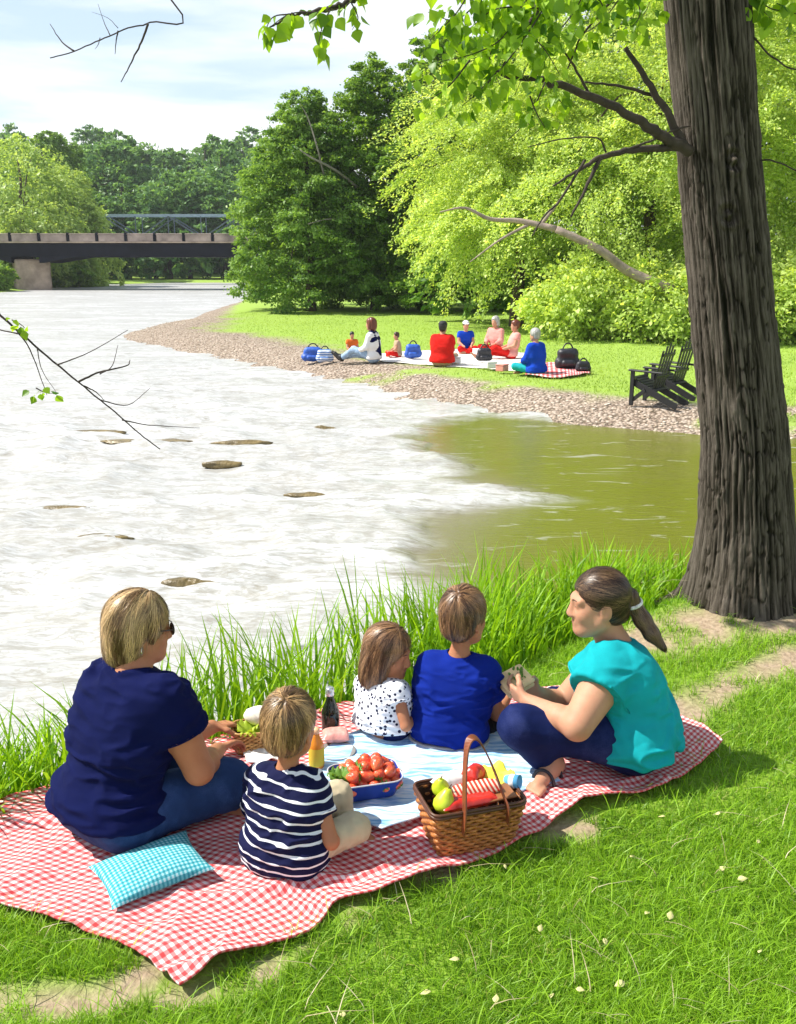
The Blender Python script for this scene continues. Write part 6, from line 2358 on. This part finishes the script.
o = mk('picnic_rug', np.stack([S_[:, 0], S_[:, 1], ground_z(S_[:, 0], S_[:, 1]) + .06 + .03 * fbm(v2(S_[:, 0], S_[:, 1]) * 4, 3, 3)], 1), F, gingham('far_red_check', (.8, .7, .68), (.7, .2, .2), (.5, .03, .03), .09))
me_ = o.data
for an, av in (('u', U * lu), ('v', Vv * lv)):
    me_.attributes.new(an, 'FLOAT', 'POINT').data.foreach_set('value', av.astype(np.float32))
o.modifiers.new('thick', 'SOLIDIFY').thickness = .012
tag(o, 'small red checked rug under the dark bags right of the cobalt shirted man', 'rug')


def bag(px_, py_, w_, h_, mat, lab, seed, strap=None, cat='bag', name='bag'):
    b = G(px_, py_)
    z_ = float(ground_z(b[0], b[1])) + .05
    o = empty(name, (b[0], b[1], z_), lab, cat)
    D = Sdf()
    D.cap((-w_ * .3, 0, h_ * .28), (w_ * .3, 0, h_ * .28), h_ * .28, None, .05)
    D.cap((-w_ * .22, 0, h_ * .68), (w_ * .22, 0, h_ * .68), h_ * .26, None, .05)
    V, F = D.mesh(.015)
    V = V + vnormals(V, F) * (.05 * h_ * fbm(V * 9, 3, seed))[:, None]
    mk('bag_body', V, F, mat, o)
    MB().tube(smooth_path([A(-w_ * .25, 0, h_ * .85), A(-w_ * .1, .02, h_ * 1.12), A(w_ * .1, .02, h_ * 1.12), A(w_ * .25, 0, h_ * .85)], 5), .014, 6).build('handle', strap or M_blackwood, o, True)
    D = Sdf().cap((-w_ * .16, -h_ * .26, h_ * .28), (w_ * .16, -h_ * .26, h_ * .28), h_ * .15, None, .03)
    V, F = D.mesh(.012)
    mk('pocket', V, F, mat, o)
    return o


M_bagblue = plain('blue_nylon', (.02, .09, .42), .5, .3, 12, .3)
M_bagblack = plain('black_nylon', (.015, .016, .022), .5, .3, 12, .3)
M_bagstr = striped('blue_white_bag_stripes', (.70, .74, .80), (.10, .20, .45), .05, .5)
bag(313, 358, .50, .32, M_bagblue, 'blue duffel bag lying at the left end of the far picnic', 3)
bag(325, 360, .36, .28, M_bagstr, 'blue and white striped bag right of the blue duffel', 5)
bag(413, 361, .34, .30, M_bagblue, 'bright blue bag on the cream rug left of the red shirted man', 6)
bag(484, 364, .30, .28, M_bagblack, 'black bag on the cream rug between the red and cobalt shirts', 7)
bag(567, 372, .42, .40, M_bagblack, 'upright black backpack on the small red rug', 9)
bag(583, 375, .30, .20, M_bagblack, 'low black bag at the right tip of the small red rug', 10)
for k, (a_, b_, mt, lab) in enumerate([(455, 366, M_white, 'white food box on the cream rug beside the red shirted man'), (490, 371, M_white, 'white food box in front of the black bag'), (502, 374, M_pinkcot, 'pink food box near the cobalt shirted man'), (447, 358, M_tan, 'tan food box behind the red shirted man'), (478, 357, M_white, 'white food box before the white capped man')]):
    p_ = G(a_, b_)
    o = empty('food_box', (p_[0], p_[1], float(ground_z(p_[0], p_[1])) + .045), lab, 'box')
    MB().box((0, 0, .055), (.22, .16, .10), None, .012).build('box_body', mt, o)
    MB().box((0, 0, .118), (.23, .17, .020), None, .008).build('lid', mt, o)
    o.rotation_euler = (0, 0, .5 * k)
# ------------------------------------------------------------------ the air
hz = MB().box((0, 145, 27), (680, 316, 62)).build('haze', None)
t = NT('haze_air')
pv = t.n('VolumePrincipled', Density=.0003, Anisotropy=.1)
pv.inputs['Color'].default_value = (.92, .96, 1.0, 1)
t.t.links.new(pv.outputs[0], t.out.inputs['Volume'])
hz.data.materials.append(t.m)
tag(hz, kind='stuff')
